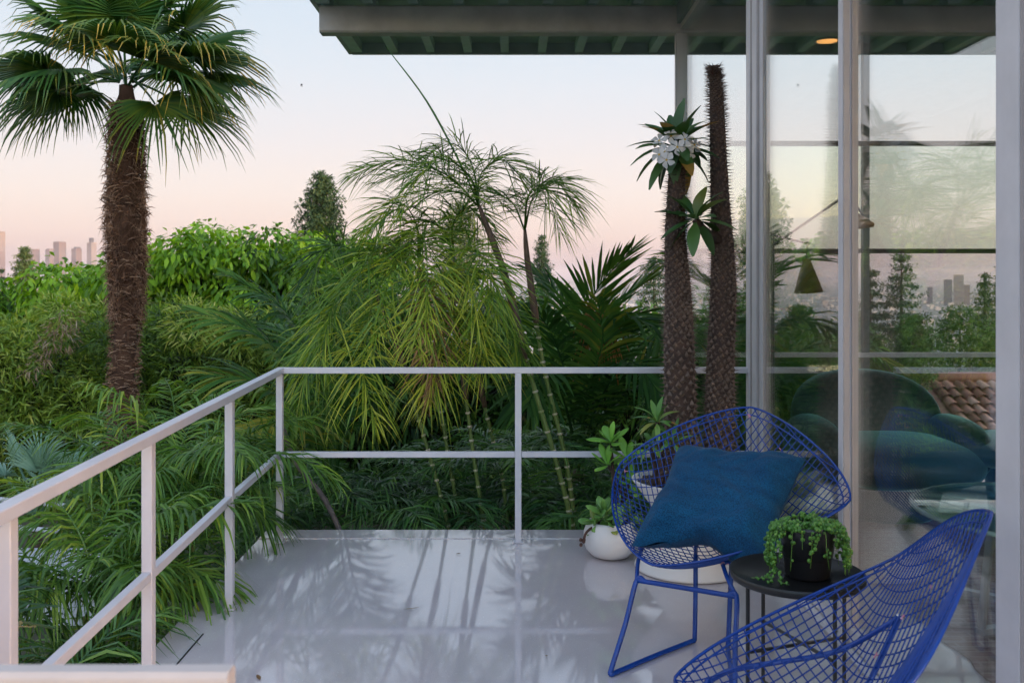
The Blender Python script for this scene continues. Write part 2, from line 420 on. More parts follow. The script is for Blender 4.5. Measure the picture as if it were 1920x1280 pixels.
sz = nt_.nodes.new('ShaderNodeSeparateXYZ'); nt_.links.new(pp, sz.inputs[0])
fy = nt_.nodes.new('ShaderNodeMapRange'); nt_.links.new(sz.outputs[2], fy.inputs[0]); fy.inputs[1].default_value = -95; fy.inputs[2].default_value = -140
nt_.links.new(mixrgb(nt_, fy.outputs[0], near, town), bs_.inputs['Base Color']); bs_.inputs['Roughness'].default_value = .95
me = bpy.data.meshes.new('terrain'); me.from_pydata(tv, [], tf); me.shade_smooth()
tag(link_mesh('terrain', me, m), kind='structure')

# ------------------------------------------------------------------ deck
RAIL_H = .845
XM = 1.19                                                     # outer plane of the glass wall
dk = MB(); dk.box(-1.24, XM - .06, -1.5, 4.70, -.22, 0)
dk_o = dk.build('deck_floor', m_terrazzo); tag(dk_o, kind='structure')
eb = MB(); eb.box(-1.24, XM - .06, 4.705, 4.86, -.22, .004); e = eb.build('edge_strip', m_terrazzo, dk_o)
sl = MB(); sl.box(XM - .055, XM + .055, -1.5, 6.6, -.22, .006); s_ = sl.build('door_sill', m_frame, dk_o)
for k in range(3):
    tr_ = MB(); tr_.box(XM - .04 + .03 * k, XM - .03 + .03 * k, -1.5, 6.55, .006, .018); tr_.build('door_track', m_frame, dk_o)
jm = MB(); jm.box(-1.112, -1.107, 2.7, 3.45, .0005, .0025); jm.build('joint_strip', m_black, dk_o)
fl = MB(); fl.box(XM + .06, 5.2, -.7, 6.6, -.22, 0); tag(fl.build('room_floor', m_terrazzo), kind='structure')

# ------------------------------------------------------------------ railing
rail_pts = [(-1.005, 1.91), (-1.045, 2.76), (-1.091, 3.71), (-1.122, 4.64)]
rail_pts = [(-.93, 1.06)] + rail_pts
rl = thing('railing', 'white metal railing with square posts along the left and far deck edge', 'railing', (-1.12, 4.64, 0))
def rail_run(a, b, z, w, h, name):
    MB().bar((a[0], a[1], z), (b[0], b[1], z), w, h, ch=.002).build(name, m_rail, rl)
T = .030
far_end = (XM - .05, 4.655)
mid_z = .425
corner = rail_pts[-1]
MB().bar((rail_pts[0][0], rail_pts[0][1], RAIL_H - .014), (corner[0] + .004, corner[1] + .016, RAIL_H - .014), .036, .028, ch=.002).build('top_rail', m_rail, rl)
MB().bar((corner[0] + .022, corner[1], RAIL_H - .0142), (far_end[0], far_end[1], RAIL_H - .0142), .036, .0276, ch=.002).build('top_rail', m_rail, rl)
for a, b in zip(rail_pts[1:-1], rail_pts[2:]):
    d = Vector((b[0] - a[0], b[1] - a[1])).normalized() * .0165
    rail_run((a[0] + d.x, a[1] + d.y), (b[0] - d.x, b[1] - d.y), mid_z, .026, .027, 'middle_rail')
posts_far = [(corner[0], corner[1]), (.030, 4.645)]
for a, b in zip(posts_far, posts_far[1:] + [far_end]):
    rail_run((a[0] + .0165, a[1]), (b[0] - (.0165 if b is not far_end else 0), b[1]), mid_z, .026, .027, 'middle_rail')
for x, y in rail_pts[1:] + posts_far[1:]:
    p = MB(); p.bar((x, y, .004), (x, y, RAIL_H - .0285), .031, .031, up=(0, 1, 0), ch=.002); p.build('post', m_rail, rl)
    MB().bar((x, y, .002), (x, y, .0075), .05, .05, up=(0, 1, 0)).build('base_plate', m_rail, rl)

# near end of the balustrade: broad white cap in front of the viewer
lg = thing('parapet', 'broad white painted parapet cap in the near left corner', 'parapet', (-.8, 1.08, 0))
MB().bar((-1.6, 1.026, .832), (-.300, 1.026, .832), .030, .062, ch=.005).build('cap', plain('cream_cap_paint', (.52, .475, .465), .45, .15, 6), lg)
MB().box(-1.6, -.306, 1.016, 1.036, .10, .8005).build('panel', plain('cream_parapet_paint', (.46, .42, .40), .5, .12, 4), lg)
MB().box(-1.6, -.32, 1.012, 1.040, .001, .0995).build('plinth', m_rail, lg)

# ------------------------------------------------------------------ roof with beam and joists
ZR, YB, YE, XL = 3.16, 6.62, 8.1, -1.345
rf = thing('house_roof', 'flat overhanging roof with grey beam and blue green joists beneath', 'roof', (0, 6.6, 0))
YN = 5.15                                                     # near edge of the overhang above the deck; the room's roof runs on
MB().box(XL + .02, XM - .05, YN + .03, YE - .03, ZR + .085, ZR + .30).build('roof_deck', m_board, rf)
MB().box(XM - .049, 5.2, -.7, YE - .03, ZR + .085, ZR + .30).build('roof_deck', m_board, rf)
jx = XL + .045; k = 0
while jx < 5.0:
    w = .034 if k else .045
    for (y0, y1) in (((YN + .04 if jx < XM else -.65), YB - .004), (YB + .135, YE - .045)):
        MB().box(jx - w, jx + w, y0, y1, ZR + .004, ZR + .084).build('joist', m_joist, rf)
    jx += .31; k += 1
MB().box(XL, 5.2, YE - .04, YE, ZR - .006, ZR + .31).build('fascia', m_fascia, rf)
MB().box(XL, XM - .07, YN, YN + .03, ZR - .006, ZR + .31).build('fascia', m_fascia, rf)
MB().box(XL - .03, XL + .0, YN, YE - .0, ZR - .002, ZR + .308).build('fascia', m_fascia, rf)
bm = MB(); bm.bar((XL + .015, YB + .065, ZR - .0965), (5.15, YB + .065, ZR - .0965), .13, .187, ch=.012); bm.build('beam', m_beam, rf)
# downlight under the eaves
dl = thing('downlight', 'round lit downlight recessed under the roof beyond the glass', 'downlight', (2.50, 7.62, ZR))
MB().lathe([(.075, .01), (.09, .002), (.105, 0), (.105, .02), (.075, .02)], 28, (2.50, 7.62, ZR - .012)).build('trim_ring', m_fascia, dl, True)
MB().lathe([(.001, 0), (.078, 0), (.078, .012), (.001, .012)], 28, (2.50, 7.62, ZR - .010)).build('lamp_glass', emis('warm_lamp', (1, .45, .13), 1.4), dl)

# ------------------------------------------------------------------ glass walls of the house
gw = thing('glass_wall', 'tall sliding glass wall with painted steel frames beside the deck', 'glass wall', (XM, 3.4, 0))
ZT = ZR - .19
def stile(y0, y1, x0=XM - .05, x1=XM + .005, name='stile', ridges=3):
    st = MB(); st.box(x0, x1, y0, y1, .02, ZT); o = st.build(name, m_frame, gw)
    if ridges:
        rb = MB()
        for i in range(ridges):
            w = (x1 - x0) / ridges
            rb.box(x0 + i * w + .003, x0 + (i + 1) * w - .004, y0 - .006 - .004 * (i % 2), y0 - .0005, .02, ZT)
        rb.build('moulding', m_frame_shade, o)
    return o
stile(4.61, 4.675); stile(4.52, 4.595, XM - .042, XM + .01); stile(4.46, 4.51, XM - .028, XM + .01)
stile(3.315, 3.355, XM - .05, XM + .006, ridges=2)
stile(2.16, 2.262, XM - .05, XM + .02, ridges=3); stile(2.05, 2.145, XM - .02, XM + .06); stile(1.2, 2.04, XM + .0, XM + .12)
MB().box(XM - .04, XM + .04, -1.5, 6.55, ZT, ZR - .003).build('header', m_frame, gw)
MB().box(XM - .065, XM - .0405, 1.0, 6.55, ZT + .04, ZR - .02).build('header_trim', plain('blue_grey_trim_paint', (.30, .36, .40), .4, .1, 5), gw)
# corner post carrying the beam
cp = thing('roof_post', 'slim white steel post carrying the beam at the glass corner', 'post', (XM, 6.66, 0))
MB().bar((XM, 6.675, -.2), (XM, 6.675, ZR - .1915), .105, .085, up=(0, 1, 0), ch=.004).build('shaft', m_frame, cp)
MB().box(XM - .058, XM - .052, 6.634, 6.642, -.2, ZR - .20).build('edge_bead', m_rail, cp)
for (y0, y1) in ((4.677, 6.60), (3.357, 4.459), (2.264, 3.3145)):
    MB().box(XM - .018, XM - .013, y0, y1, .03, ZT).build('pane', m_glass_door, gw)
    MB().box(XM - .003, XM + .002, y0, y1, .03, ZT).build('pane', m_glass_door, gw)
    MB().box(XM - .026, XM + .010, y0, y1, .0185, .075).build('bottom_rail', m_frame, gw)
fw = thing('far_window_wall', 'far window wall with dark transoms seen through the sliding glass', 'window', (3.6, 6.64, 0))
zs = [.02, .745, 1.462, 2.205, ZR - .19]
xs_ = [XM + .06, 2.445, 3.75, 5.0]
m_dark = plain('dark_bronze_frame', (.055, .05, .045), .4, .3, 6)
for z in zs[1:-1]: MB().box(XM + .055, 5.0, 6.625, 6.665, z - .016, z + .016).build('transom', m_dark if z > .8 else m_frame, fw)
for x in xs_[1:]:
    for z0, z1 in zip(zs, zs[1:]):
        MB().box(x - .022, x + .022, 6.622, 6.668, z0 + .017, z1 - .017).build('mullion', plain('teal_mullion_paint', (.09, .13, .12), .4, .2, 6) if x < 2.5 and z0 == .02 else bpy.data.materials['teal_mullion_paint'], fw)
for i in range(len(xs_) - 1):
    for j in range(4):
        MB().box(xs_[i] + .023, xs_[i+1] - .023, 6.641, 6.647, zs[j] + .017, zs[j+1] - .017).build('pane', m_glass_green if j == 2 else m_glass, fw)
# solid wall out of view, added to block sunset glow mirrored in far panes
hw = thing('glow_block_wall', 'unseen plain plaster wall on the right, added to block the sunset glow', 'wall', (5.15, 3, 0))
MB().box(5.06, 5.19, -.7, 6.6, -.2, ZR + .0845).build('wall_panel', plain('dark_plaster', (.16, .15, .14), .8, .2, 3), hw)

# ------------------------------------------------------------------ wire diamond chairs
def wire_paint():
    m, nt, bs = newmat('cobalt_wire_coating'); p = geopos(nt)
    c = mixrgb(nt, noise(nt, 14, 3, .5, p), (.002, .028, .18, 1), (.004, .060, .36, 1))
    v = nt.nodes.new('ShaderNodeTexVoronoi'); v.inputs['Scale'].default_value = 13; nt.links.new(p, v.inputs['Vector'])
    wear = rampf(nt, v.outputs['Distance'], [(.10, (1, 1, 1)), (.13, (0, 0, 0))])
    pick = rampf(nt, v.outputs['Color'], [(.60, (0, 0, 0)), (.68, (1, 1, 1))])
    nt.links.new(mixrgb(nt, mixrgb(nt, 1., wear, pick, 'MULTIPLY'), c, (.62, .24, .33, 1)), bs.inputs['Base Color'])
    bs.inputs['Roughness'].default_value = .24; bs.inputs['Specular IOR Level'].default_value = .5
    return m
m_wire = wire_paint()
m_steel = plain('bright_screw_steel', (.7, .7, .72), .25, .1, 20, metal=1)

# rim and bowl of the diamond shell, in the chair's own frame: x forward, y to its left, z up
FT_, FF_, FB_, ZT_, ZF_, SW_, NP = -.353, .312, -.136, .791, .345, .462, 1.42
def inside(p, q): return abs(p) ** NP + abs(q) ** NP
def shell(p, q):
    """p runs from the front tip (-1) to the top of the back (+1), q sideways"""
    d = max(0., 1 - inside(p, q))
    f = (FT_ + FF_) / 2 + (FT_ - FF_) / 2 * p + FB_ * q * q - .055 * d
    z = (ZT_ + ZF_) / 2 + (ZT_ - ZF_) / 2 * p + .006 * (p * p - 1) - .015 * q * q - .25 * d
    return Vector((f, SW_ * q, z))
def rimpt(a, s=1.0):
    c, si = math.cos(a), math.sin(a); k = s / (abs(c) ** NP + abs(si) ** NP) ** (1 / NP)
    return c * k, si * k

def wire_seat(name, parent, N=15):
    mb = MB()
    for fam in (1, -1):
        for i in range(-N, N + 1):
            c = i / (N + .6) * 1.22            # lines p + fam*q = c
            s0 = [t for t in np.linspace(-1.3, 1.3, 521) if inside((c + t) / 2 * 1.0, fam * (c - t) / 2) <= 1.0]
            if len(s0) < 6: continue
            a, b = s0[0], s0[-1]; n = max(4, int((b - a) * 16)); pts = []
            for j in range(n + 1):
                t = a + (b - a) * j / n; pts.append(shell((c + t) / 2, fam * (c - t) / 2) + Vector((0, 0, .0024 * fam)))
            mb.tube(pts, .0019, 5, cap=False)
    return mb.build(name, m_wire, parent, True, world=False)

def make_chair(label, loc, yaw, base_yaw=0., base_off=0.):
    t = thing('wire_chair', label, 'chair', loc, yaw, 'blue wire chairs')
    st = wire_seat('wire_seat', t)
    st['label'] = 'woven diamond grid of cobalt blue wires'
    for s in (1.0, .955):
        mb = MB(); pts = []
        for k in range(97):
            p, q = rimpt(2 * math.pi * k / 96, s); pts.append(shell(p, q))
        mb.tube(pts, .0040 if s == 1.0 else .0026, 6, cap=False); mb.build('rim', m_wire, t, True, world=False)
    r = .0085; B, FT, RT = (.268, .168, .275), (.41, .20, r), (.0, .06, r)
    cb, sb_ = math.cos(base_yaw), math.sin(base_yaw)
    def g(a, s=1):
        x, y = a[0], a[1] * s + base_off; return Vector((x * cb - y * sb_, x * sb_ + y * cb, a[2]))
    for s in (1, -1):
        ctrl = [g((B[0] - .002, B[1] - .03, B[2]), s), g(B, s), g((.33, .182, .15), s), g((FT[0] - .012, FT[1], .03), s), g(FT, s), g((FT[0] - .03, FT[1] - .012, r), s), g((.2, .13, r), s), g((RT[0] + .03, RT[1] + .01, r), s), g(RT, s), g((RT[0] - .006, RT[1], .03), s), g((-.02, .062, .17), s), g((-.03, .065, .30), s)]
        MB().tube(bez(ctrl, 60), r, 8).build('sled_leg', m_wire, t, True, world=False)
        e0, e1, e2 = shell(-.58, .34 * s), shell(-.15, .5 * s), shell(.3, .42 * s); dz = Vector((0, 0, -.011))
        MB().tube(bez([g(B, s), g(B, s).lerp(e0, .5) + Vector((.01, 0, 0)), e0 + dz], 8), r * .85, 8).build('seat_strut', m_wire, t, True, world=False)
        MB().tube(bez([e0 + dz, e1 + dz, e2 + dz], 14), r * .8, 8).build('side_rail', m_wire, t, True, world=False)
        MB().tube([g((-.03, .065, .296), s), shell(.12, .2 * s) + dz, e2 + dz], r * .8, 8).build('rear_strut', m_wire, t, True, world=False)
        dn = Vector((-.35, s * 1., -.3)).normalized(); sc_ = MB(); sc_.tube([e2 + dz, e2 + dz + dn * .012], .010, 12); sc_.build('screw', m_steel, t, True, world=False)
    MB().tube(bez([g((B[0], -B[1] - .001, B[2])), g((B[0] + .002, 0, B[2] + .001)), g((B[0], B[1] + .001, B[2]))], 12), r, 8).build('crossbar', m_wire, t, True, world=False)
    return t

def yaw_of(fx, fy): return math.atan2(fy, fx)
ch1 = make_chair('blue wire diamond chair holding the dark teal cushion', (.666, 3.356, 0), -2.302, .22, .03)
ch2 = make_chair('blue wire diamond chair seen from behind in the near right corner', (.671, 2.13, 0), -3.525)

# cushion
def fabric():
    m, nt, bs = newmat('teal_handwoven_fabric'); p = coords(nt)
    bands = rampf(nt, noise(nt, 1.0, 5, .6, coords(nt, 'Object', (2.5, 26, 2.5)), .3), [(.32, (0, 0, 0)), (.68, (1, 1, 1))])
    c = mixrgb(nt, bands, (.0025, .052, .135, 1), (.0045, .098, .22, 1))
    c = mixrgb(nt, rampf(nt, noise(nt, 260, 2, .6, p), [(.4, (0, 0, 0)), (.62, (.7, .7, .7))]), c, (.002, .012, .035, 1))
    nt.links.new(c, bs.inputs['Base Color']); bs.inputs['Roughness'].default_value = .85; bs.inputs['Sheen Weight'].default_value = .06
    bs.inputs['Specular IOR Level'].default_value = .2
    bump(nt, bs, noise(nt, 320, 2, .6, p), .5, .002)
    return m
def make_cushion():
    n = 44; v, f = [], []; S = .235
    for side in (1, -1):
        for j in range(n + 1):
            for i in range(n + 1):
                a, b = 2 * i / n - 1, 2 * j / n - 1
                e = max(0, (1 - a ** 4) * (1 - b ** 4)) ** .55
                r = max(abs(a), abs(b)); pin = 1 - .15 * (1 - (abs(a) * abs(b)) ** .8) * r ** 3
                th = .082 * e * (1 - .12 * math.sin(5 * a + 2 * b) * math.sin(3 * b) )
                wr = (.0035 * math.sin(13 * (a + .6 * b) + 3 * math.sin(4 * b)) + .003 * math.sin(21 * a + 5 * math.sin(6 * b)) * abs(b)) * e + .010 * math.sin(6 * a - 7 * b + 1) * max(0, -b) * e
                for ca_ in (-1, 1):
                    for cb_ in (-1, 1):
                        da, db = a - ca_, b - cb_; dd = da * da + db * db
                        wr += .0075 * math.sin(9 * math.atan2(db, da) + ca_ + 2 * cb_) * math.exp(-dd / .30) * min(1, dd * 9)
                wr += .016 * math.exp(-((a + .62) ** 2 / .035 + (b + .45 - .5 * a) ** 2 / .20)) - .014 * math.exp(-((a + .40) ** 2 / .025 + (b + .55 - .4 * a) ** 2 / .16))
                z = side * (th + .4 * wr) + wr + .018 * a * b
                # slump: sags and folds where it rests on the seat
                y = b * S * pin + (.02 * max(0, -b) ** 2 * math.cos(3.2 * a))
                z += .030 * max(0, -b - .35) * math.cos(4 * a + .6)
                v.append((a * S * pin, y, z))
    N1 = (n + 1) ** 2
    for j in range(n):
        for i in range(n):
            q = j * (n + 1) + i
            f.append((q, q + 1, q + n + 2, q + n + 1)); f.append((N1 + q, N1 + q + n + 1, N1 + q + n + 2, N1 + q + 1))
    me = bpy.data.meshes.new('cushion'); me.from_pydata(v, [], f)
    import bmesh
    bm = bmesh.new(); bm.from_mesh(me); bmesh.ops.remove_doubles(bm, verts=bm.verts, dist=.0004); bm.to_mesh(me); bm.free(); me.shade_smooth()
    return me
cu = link_mesh('cushion', make_cushion(), fabric())
tag(cu, 'dark teal woven square cushion propped in the blue chair', 'cushion')
# frame of the cushion: x along its top edge, y up its face, z out of its face
cx = (P(1508, 868, 3.22) - P(1302, 838, 3.42)).normalized(); up_ = (P(1302, 838, 3.42) - P(1228, 985, 3.18)); cy = (up_ - cx * up_.dot(cx)).normalized(); cz = cx.cross(cy)
M = Matrix((cx, cy, cz)).transposed().to_4x4(); M.translation = P(1352, 938, 3.275); cu.matrix_world = M

# ------------------------------------------------------------------ tray table, pot with string of pearls
TB = Vector((.812, 2.735, 0)); TZ = .428
tt = thing('tray_table', 'round black metal tray table between the two blue chairs', 'table', TB)
R_ = .186
MB().lathe([(.001, .0), (R_ - .004, .0), (R_, .004), (R_ + .002, .022), (R_ - .001, .023), (R_ - .004, .006), (.001, .005)], 56, (TB.x, TB.y, TZ - .006)).build('tray', m_black, tt, True)
for k in range(4):
    a = math.radians(20 + 90 * k); c_, s_2 = math.cos(a), math.sin(a); rr = R_ - .022
    MB().tube([(TB.x + rr * c_, TB.y + rr * s_2, TZ - .007), (TB.x + rr * c_, TB.y + rr * s_2, .004)], .0058, 8).build('leg', m_black, tt)
for z, k0 in ((.055, 0), (.235, 0)):
    for k in range(2):
        a = math.radians(20 + 90 * k); rr = R_ - .03
        MB().tube([(TB.x - rr * math.cos(a), TB.y - rr * math.sin(a), z + .012 * k), (TB.x + rr * math.cos(a), TB.y + rr * math.sin(a), z + .012 * k)], .005, 6).build('cross_brace', m_black, tt)
m_pot = plain('satin_black_pot', (.016, .016, .018), .32, .3, 14)
PB = Vector((.845, 2.745, TZ))
bp = thing('flower_pot', 'black ribbed flower pot on the round tray table', 'pot', PB)
prof = [(.001, 0), (.058, 0), (.062, .006), (.066, .055), (.0665, .056), (.070, .060), (.077, .142), (.0775, .15), (.071, .15), (.069, .125), (.001, .125)]
MB().lathe(prof, 40, PB).build('pot_body', m_pot, bp, True)
MB().lathe([(.001, .126), (.069, .126)], 24, PB).build('soil', m_soil, bp)
m_pearl = leafmat('pearl_bead', [(.025, .07, .012), (.045, .13, .02), (.085, .20, .03), (.15, .26, .05)], .12, .3, .5, 40)
sp = thing('string_of_pearls', 'trailing string of pearls plant spilling over the black pot', 'plant', (PB.x, PB.y, TZ + .13))
import bmesh as _bm
_b = _bm.new(); _bm.ops.create_icosphere(_b, subdivisions=1, radius=1); ICO_V = [v.co.copy() for v in _b.verts]; _b.verts.ensure_lookup_table(); ICO_F = [tuple(v.index for v in f.verts) for f in _b.faces]; _b.free()
def bead(mb, p, r, t):
    e = Vector((1, 1, 1.15)); mb.add([p + Vector((v.x * e.x, v.y * e.y, v.z * e.z)) * r for v in ICO_V], ICO_F, t)
def strand(ctrl, nb, r=.0058, bare=0.):
    mb = MB(); c = bez(ctrl, 18); mb.tube(c, .0009, 4, tint=.75)
    for i in range(nb):
        t = random.random() * (1 - bare); k = t * 17; i0 = min(int(k), 16); p = c[i0].lerp(c[i0 + 1], k - i0)
        q = Vector((U(-1, 1), U(-1, 1), U(-.6, .6))).normalized() * r * U(.8, 1.5)
        bead(mb, p + q, r * U(.7, 1.1), min(1, max(0, random.gauss(.42, .2))))
    return mb.build('strand', m_pearl, sp, True)
for k in range(26):                       # dense crown over the soil
    a = U(0, 6.283); r = .066 * math.sqrt(random.random()); c0 = PB + Vector((r * math.cos(a), r * math.sin(a), .135))
    a2 = a + U(-.8, .8); strand([c0, c0 + Vector((.02 * math.cos(a2), .02 * math.sin(a2), .022)), c0 + Vector((.045 * math.cos(a2), .045 * math.sin(a2), .012))], 15)
cam_dir = -math.pi / 2
for a, ln, nb, out in ((3.05, .13, 44, .03), (3.25, .16, 50, .035), (3.45, .14, 46, .03), (2.85, .12, 40, .03), (3.6, .10, 30, .02), (3.9, .12, 10, .004), (4.25, .055, 7, .004), (4.55, .105, 12, .003), (4.75, .05, 6, .003), (5.05, .11, 8, .004),
                       (5.45, .06, 14, .01), (5.75, .13, 46, .025), (6.0, .15, 50, .03), (6.2, .16, 50, .03), (.1, .15, 46, .03), (.35, .13, 40, .025), (5.9, .14, 46, .02), (.8, .12, 34, .02), (1.4, .10, 30, .015), (2.2, .1, 30, .015), (3.15, .13, 44, .022)):
    ca, sa = math.cos(a), math.sin(a); e = Vector((ca, sa, 0)); top = PB + e * .066 + Vector((0, 0, .146))
    low = max(.012, .15 - ln); strand([top, PB + e * (.079 + out * .5) + Vector((0, 0, .140)), PB + e * (.082 + out) + Vector((0, 0, (.15 + low) / 2)), PB + e * (.078 + out) + Vector((U(-.01, .01), 0, low))], nb, bare=.1)
for ctrl in ([(-.10, -.02, .03), (-.13, -.05, .012), (-.175, -.055, .011)], [(-.10, -.03, .03), (-.125, -.075, .011), (-.14, -.10, .011)], [(-.09, -.04, .03), (-.10, -.085, .011), (-.085, -.115, .011)]):
    strand([PB + Vector(c) for c in ctrl], 13, .0045)

# ------------------------------------------------------------------ hourglass planter with two spiny trunks
PL = Vector((.782, 4.235, 0))
m_ceramic = plain('matte_white_ceramic', (.74, .71, .70), .42, .07, 5)
hp = thing('hourglass_planter', 'large white hourglass planter standing behind the blue chair', 'planter', PL)
zr = .392
MB().lathe([(.001, .004), (.236, .004), (.240, .010), (.238, .018), (.118, .190), (.115, .197), (.118, .205), (.250, zr - .006), (.2525, zr), (.244, zr + .002), (.238, zr - .008), (.215, zr - .04), (.001, zr - .04)], 64, PL).build('vessel', m_ceramic, hp, True)
def gravel(name, c, rad, z, parent, n=320, s=.010, mat=None):
    mb = MB(); mb.lathe([(.001, .006), (rad * .6, .003), (rad, 0)], 24, (c.x, c.y, z))
    for k in range(n):
        a, r = U(0, 6.283), rad * math.sqrt(random.random()) * .97; w = s * U(.5, 1.2); p = Vector((c.x + r * math.cos(a), c.y + r * math.sin(a), z + .004))
        mb.add([p + Vector((U(.6, 1) * w * x, U(.6, 1) * w * y, U(.4, .8) * w * q)) for x, y, q in ((1, 0, 0), (-1, 0, 0), (0, 1, 0), (0, -1, 0), (0, 0, 1), (0, 0, -1))],
               [(0, 2, 4), (2, 1, 4), (1, 3, 4), (3, 0, 4), (2, 0, 5), (1, 2, 5), (3, 1, 5), (0, 3, 5)])
    o = mb.build(name, mat or m_gravel, parent, kind='stuff'); return o
gravel('gravel', PL, .235, zr - .022, hp, 700)

m_bark = plain('spiny_trunk_bark', (.075, .040, .029), .8, .5, 26, bmp=.8, bscale=120, c2=(.022, .015, .013))
m_spine = plain('thorn', (.15, .10, .074), .6, .4, 30)
m_pleaf = leafmat('leathery_leaf', [(.012, .035, .012), (.022, .06, .015), (.045, .10, .022), (.20, .11, .02)], .2, .33, .5, 6)
m_petal = leafmat('white_petal', [(.62, .60, .60), (.74, .72, .72), (.82, .80, .80)], .35, .5, .3, 4, (1, 1, 1, 1))
m_throat = plain('yellow_throat', (.55, .38, .06), .6)

def broad_leaf(mb, base, d, nrm, L, W, curl=.35, tint=.4, tipt=None, rows=7):
    """long elliptic leaf with a raised fold along its midrib, curling down"""
    base, d, nrm = Vector(base), Vector(d).normalized(), Vector(nrm); s = d.cross(nrm).normalized(); nn = s.cross(d).normalized(); v = []
    for i in range(rows):
        t = i / (rows - 1); w = W * .5 * max(.03, math.sin(math.pi * min(1, t * .93 + .035)) ** .8 * (1.0 if t > .3 else .45 + 1.85 * t))
        c = base + d * L * t * (1 - .2 * curl * t) + nn * (-curl * L * t * t)
        for k in (-1, 0, 1): v.append(c + s * w * k + nn * (w * .28 * abs(k)))
    f = []
    for i in range(rows - 1):
        b = i * 3; f += [(b, b+1, b+4, b+3), (b+1, b+2, b+5, b+4)]
    tn = []
    for i in range(rows - 1): tn += [tint if tipt is None or i < rows - 3 else tipt] * 2
    mb.add(v, f, tn)
def rosette(parent, c, axis, n, L, W, mat, spread=(15, 115), curl=.3, tint=.35, tv=.15, old=.15, name='leaf', only=None):
    axis = Vector(axis).normalized(); s = axis.orthogonal().normalized(); u_ = axis.cross(s)
    for k in range(n):
        a = k * 2.39996 + U(-.2, .2); e = math.radians(spread[0] + (spread[1] - spread[0]) * (k + .5) / n + U(-8, 8))
        rad = s * math.cos(a) + u_ * math.sin(a); d = axis * math.cos(e) + rad * math.sin(e)
        nr = axis * math.sin(e) - rad * math.cos(e)
        mb = MB(); t = min(1, max(0, random.gauss(tint, tv))); l = L * U(.78, 1.15)
        broad_leaf(mb, Vector(c) + d * .008, d, nr, l, W * U(.85, 1.15), curl * U(.5, 1.5), t, 1.0 if random.random() < old else None)
        mb.build(name, mat, parent, True)
def spiny_trunk(pts, rads, parent, nsp=900, sl=.032):
    c = bez(pts, 40); m = len(c); rr = np.interp(np.linspace(0, 1, m), np.linspace(0, 1, len(rads)), rads)
    mb = MB(); n = 18; v = []
    for i, p in enumerate(c):
        for k in range(n):
            a = 2 * math.pi * k / n
            r = rr[i] * (1 + .07 * math.sin(k * 2.1 + i * 2.4) + U(-.05, .05)); v.append(p + Vector((math.cos(a) * r, math.sin(a) * r, 0)))
    f = [(i*n + k, i*n + (k+1) % n, (i+1)*n + (k+1) % n, (i+1)*n + k) for i in range(m-1) for k in range(n)] + [tuple(range((m-1)*n, m*n))]
    mb.add(v, f); tr = mb.build('trunk', m_bark, parent, True)
    sp_ = MB()
    for k in range(nsp):
        t = (k + U(0, 1)) / nsp * (m - 1.001); i = int(t); p = c[i].lerp(c[i+1], t - i); r = rr[i] + (rr[i+1] - rr[i]) * (t - i)
        a = k * 2.39996; o_ = Vector((math.cos(a), math.sin(a), 0)); b = p + o_ * r * .93
        # knobby tubercle with a pair of thorns
        sd = Vector((-o_.y, o_.x, 0)); w = r * .24
        sp_.add([b - sd * w, b + sd * w, b + Vector((0, 0, w * 1.6)), b - Vector((0, 0, w)), b + o_ * r * .22 + Vector((0, 0, w * .3))], [(0, 3, 4), (3, 1, 4), (1, 2, 4), (2, 0, 4)])
        for q in (-1, 1):
            d = (o_ + sd * q * U(.15, .5) + Vector((0, 0, U(-.15, .5)))).normalized(); l = sl * U(.6, 1.15); bb = b + o_ * r * .1 + sd * q * .004; x = .0021
            sp_.add([bb + sd * x, bb - sd * x, bb + Vector((0, 0, x * 1.6)), bb + d * l], [(0, 1, 3), (1, 2, 3), (2, 0, 3)])
    sp_.build('thorns', m_spine, tr, kind='stuff')
    return c
YT = 4.235
pa = thing('pachypodium', 'flowering spiny madagascar palm stem in the hourglass planter', 'plant', (PL.x, PL.y - .02, zr - .03))
pa['label'] = 'spiny trunk with white flowers and dark leaves in the hourglass planter'
c1 = spiny_trunk([P(1283, 890, YT), P(1277, 800, YT), P(1273, 640, YT), P(1271, 540, YT), P(1266, 440, YT), P(1270, 300, YT)], [.074, .069, .062, .052, .043, .034], pa, 760)
top = c1[-1]
rosette(pa, top + Vector((-.005, 0, .055)), (-.05, -.15, 1), 36, .205, .060, m_pleaf, (8, 140), .30, .36, .16, .22)
# flowers
for k in range(9):
    x, y = [(1236, 264), (1258, 256), (1284, 262), (1302, 272), (1246, 284), (1270, 276), (1290, 288), (1236, 290), (1250, 300)][k]
    c_ = P(x, y, YT - .07 - .025 * (k % 3)); d = (c_ - (top + Vector((0, .04, .0)))).normalized(); d = (d + Vector((U(-.3, .3), -.35, U(-.3, .1)))).normalized()
    s_2 = d.orthogonal().normalized(); u_ = d.cross(s_2); mb = MB(); ph = U(0, 6)
    for q in range(5):
        a = ph + q * 2 * math.pi / 5; rad = s_2 * math.cos(a) + u_ * math.sin(a); tg = d.cross(rad); dd = (rad + d * .22).normalized(); v = []
        for t, w in ((0, .10), (.35, .30), (.75, .46), (1., .30)):
            cc = c_ + dd * (.005 + .030 * t) + d * (-.012 * t * t)
            for s in (-1, 0, 1): v.append(cc + tg * (.030 * w * s) + rad * (.004 * t * s) + d * (.003 * abs(s)))
        mb.add(v, [f for i in range(3) for f in ((i*3, i*3+1, i*3+4, i*3+3), (i*3+1, i*3+2, i*3+5, i*3+4))], U(.3, .8))
    fo = mb.build('flower', m_petal, pa, True)
    MB().tube([c_ - d * .03, c_ + d * .001], [.003, .006], 6).build('flower_tube', m_throat, fo)
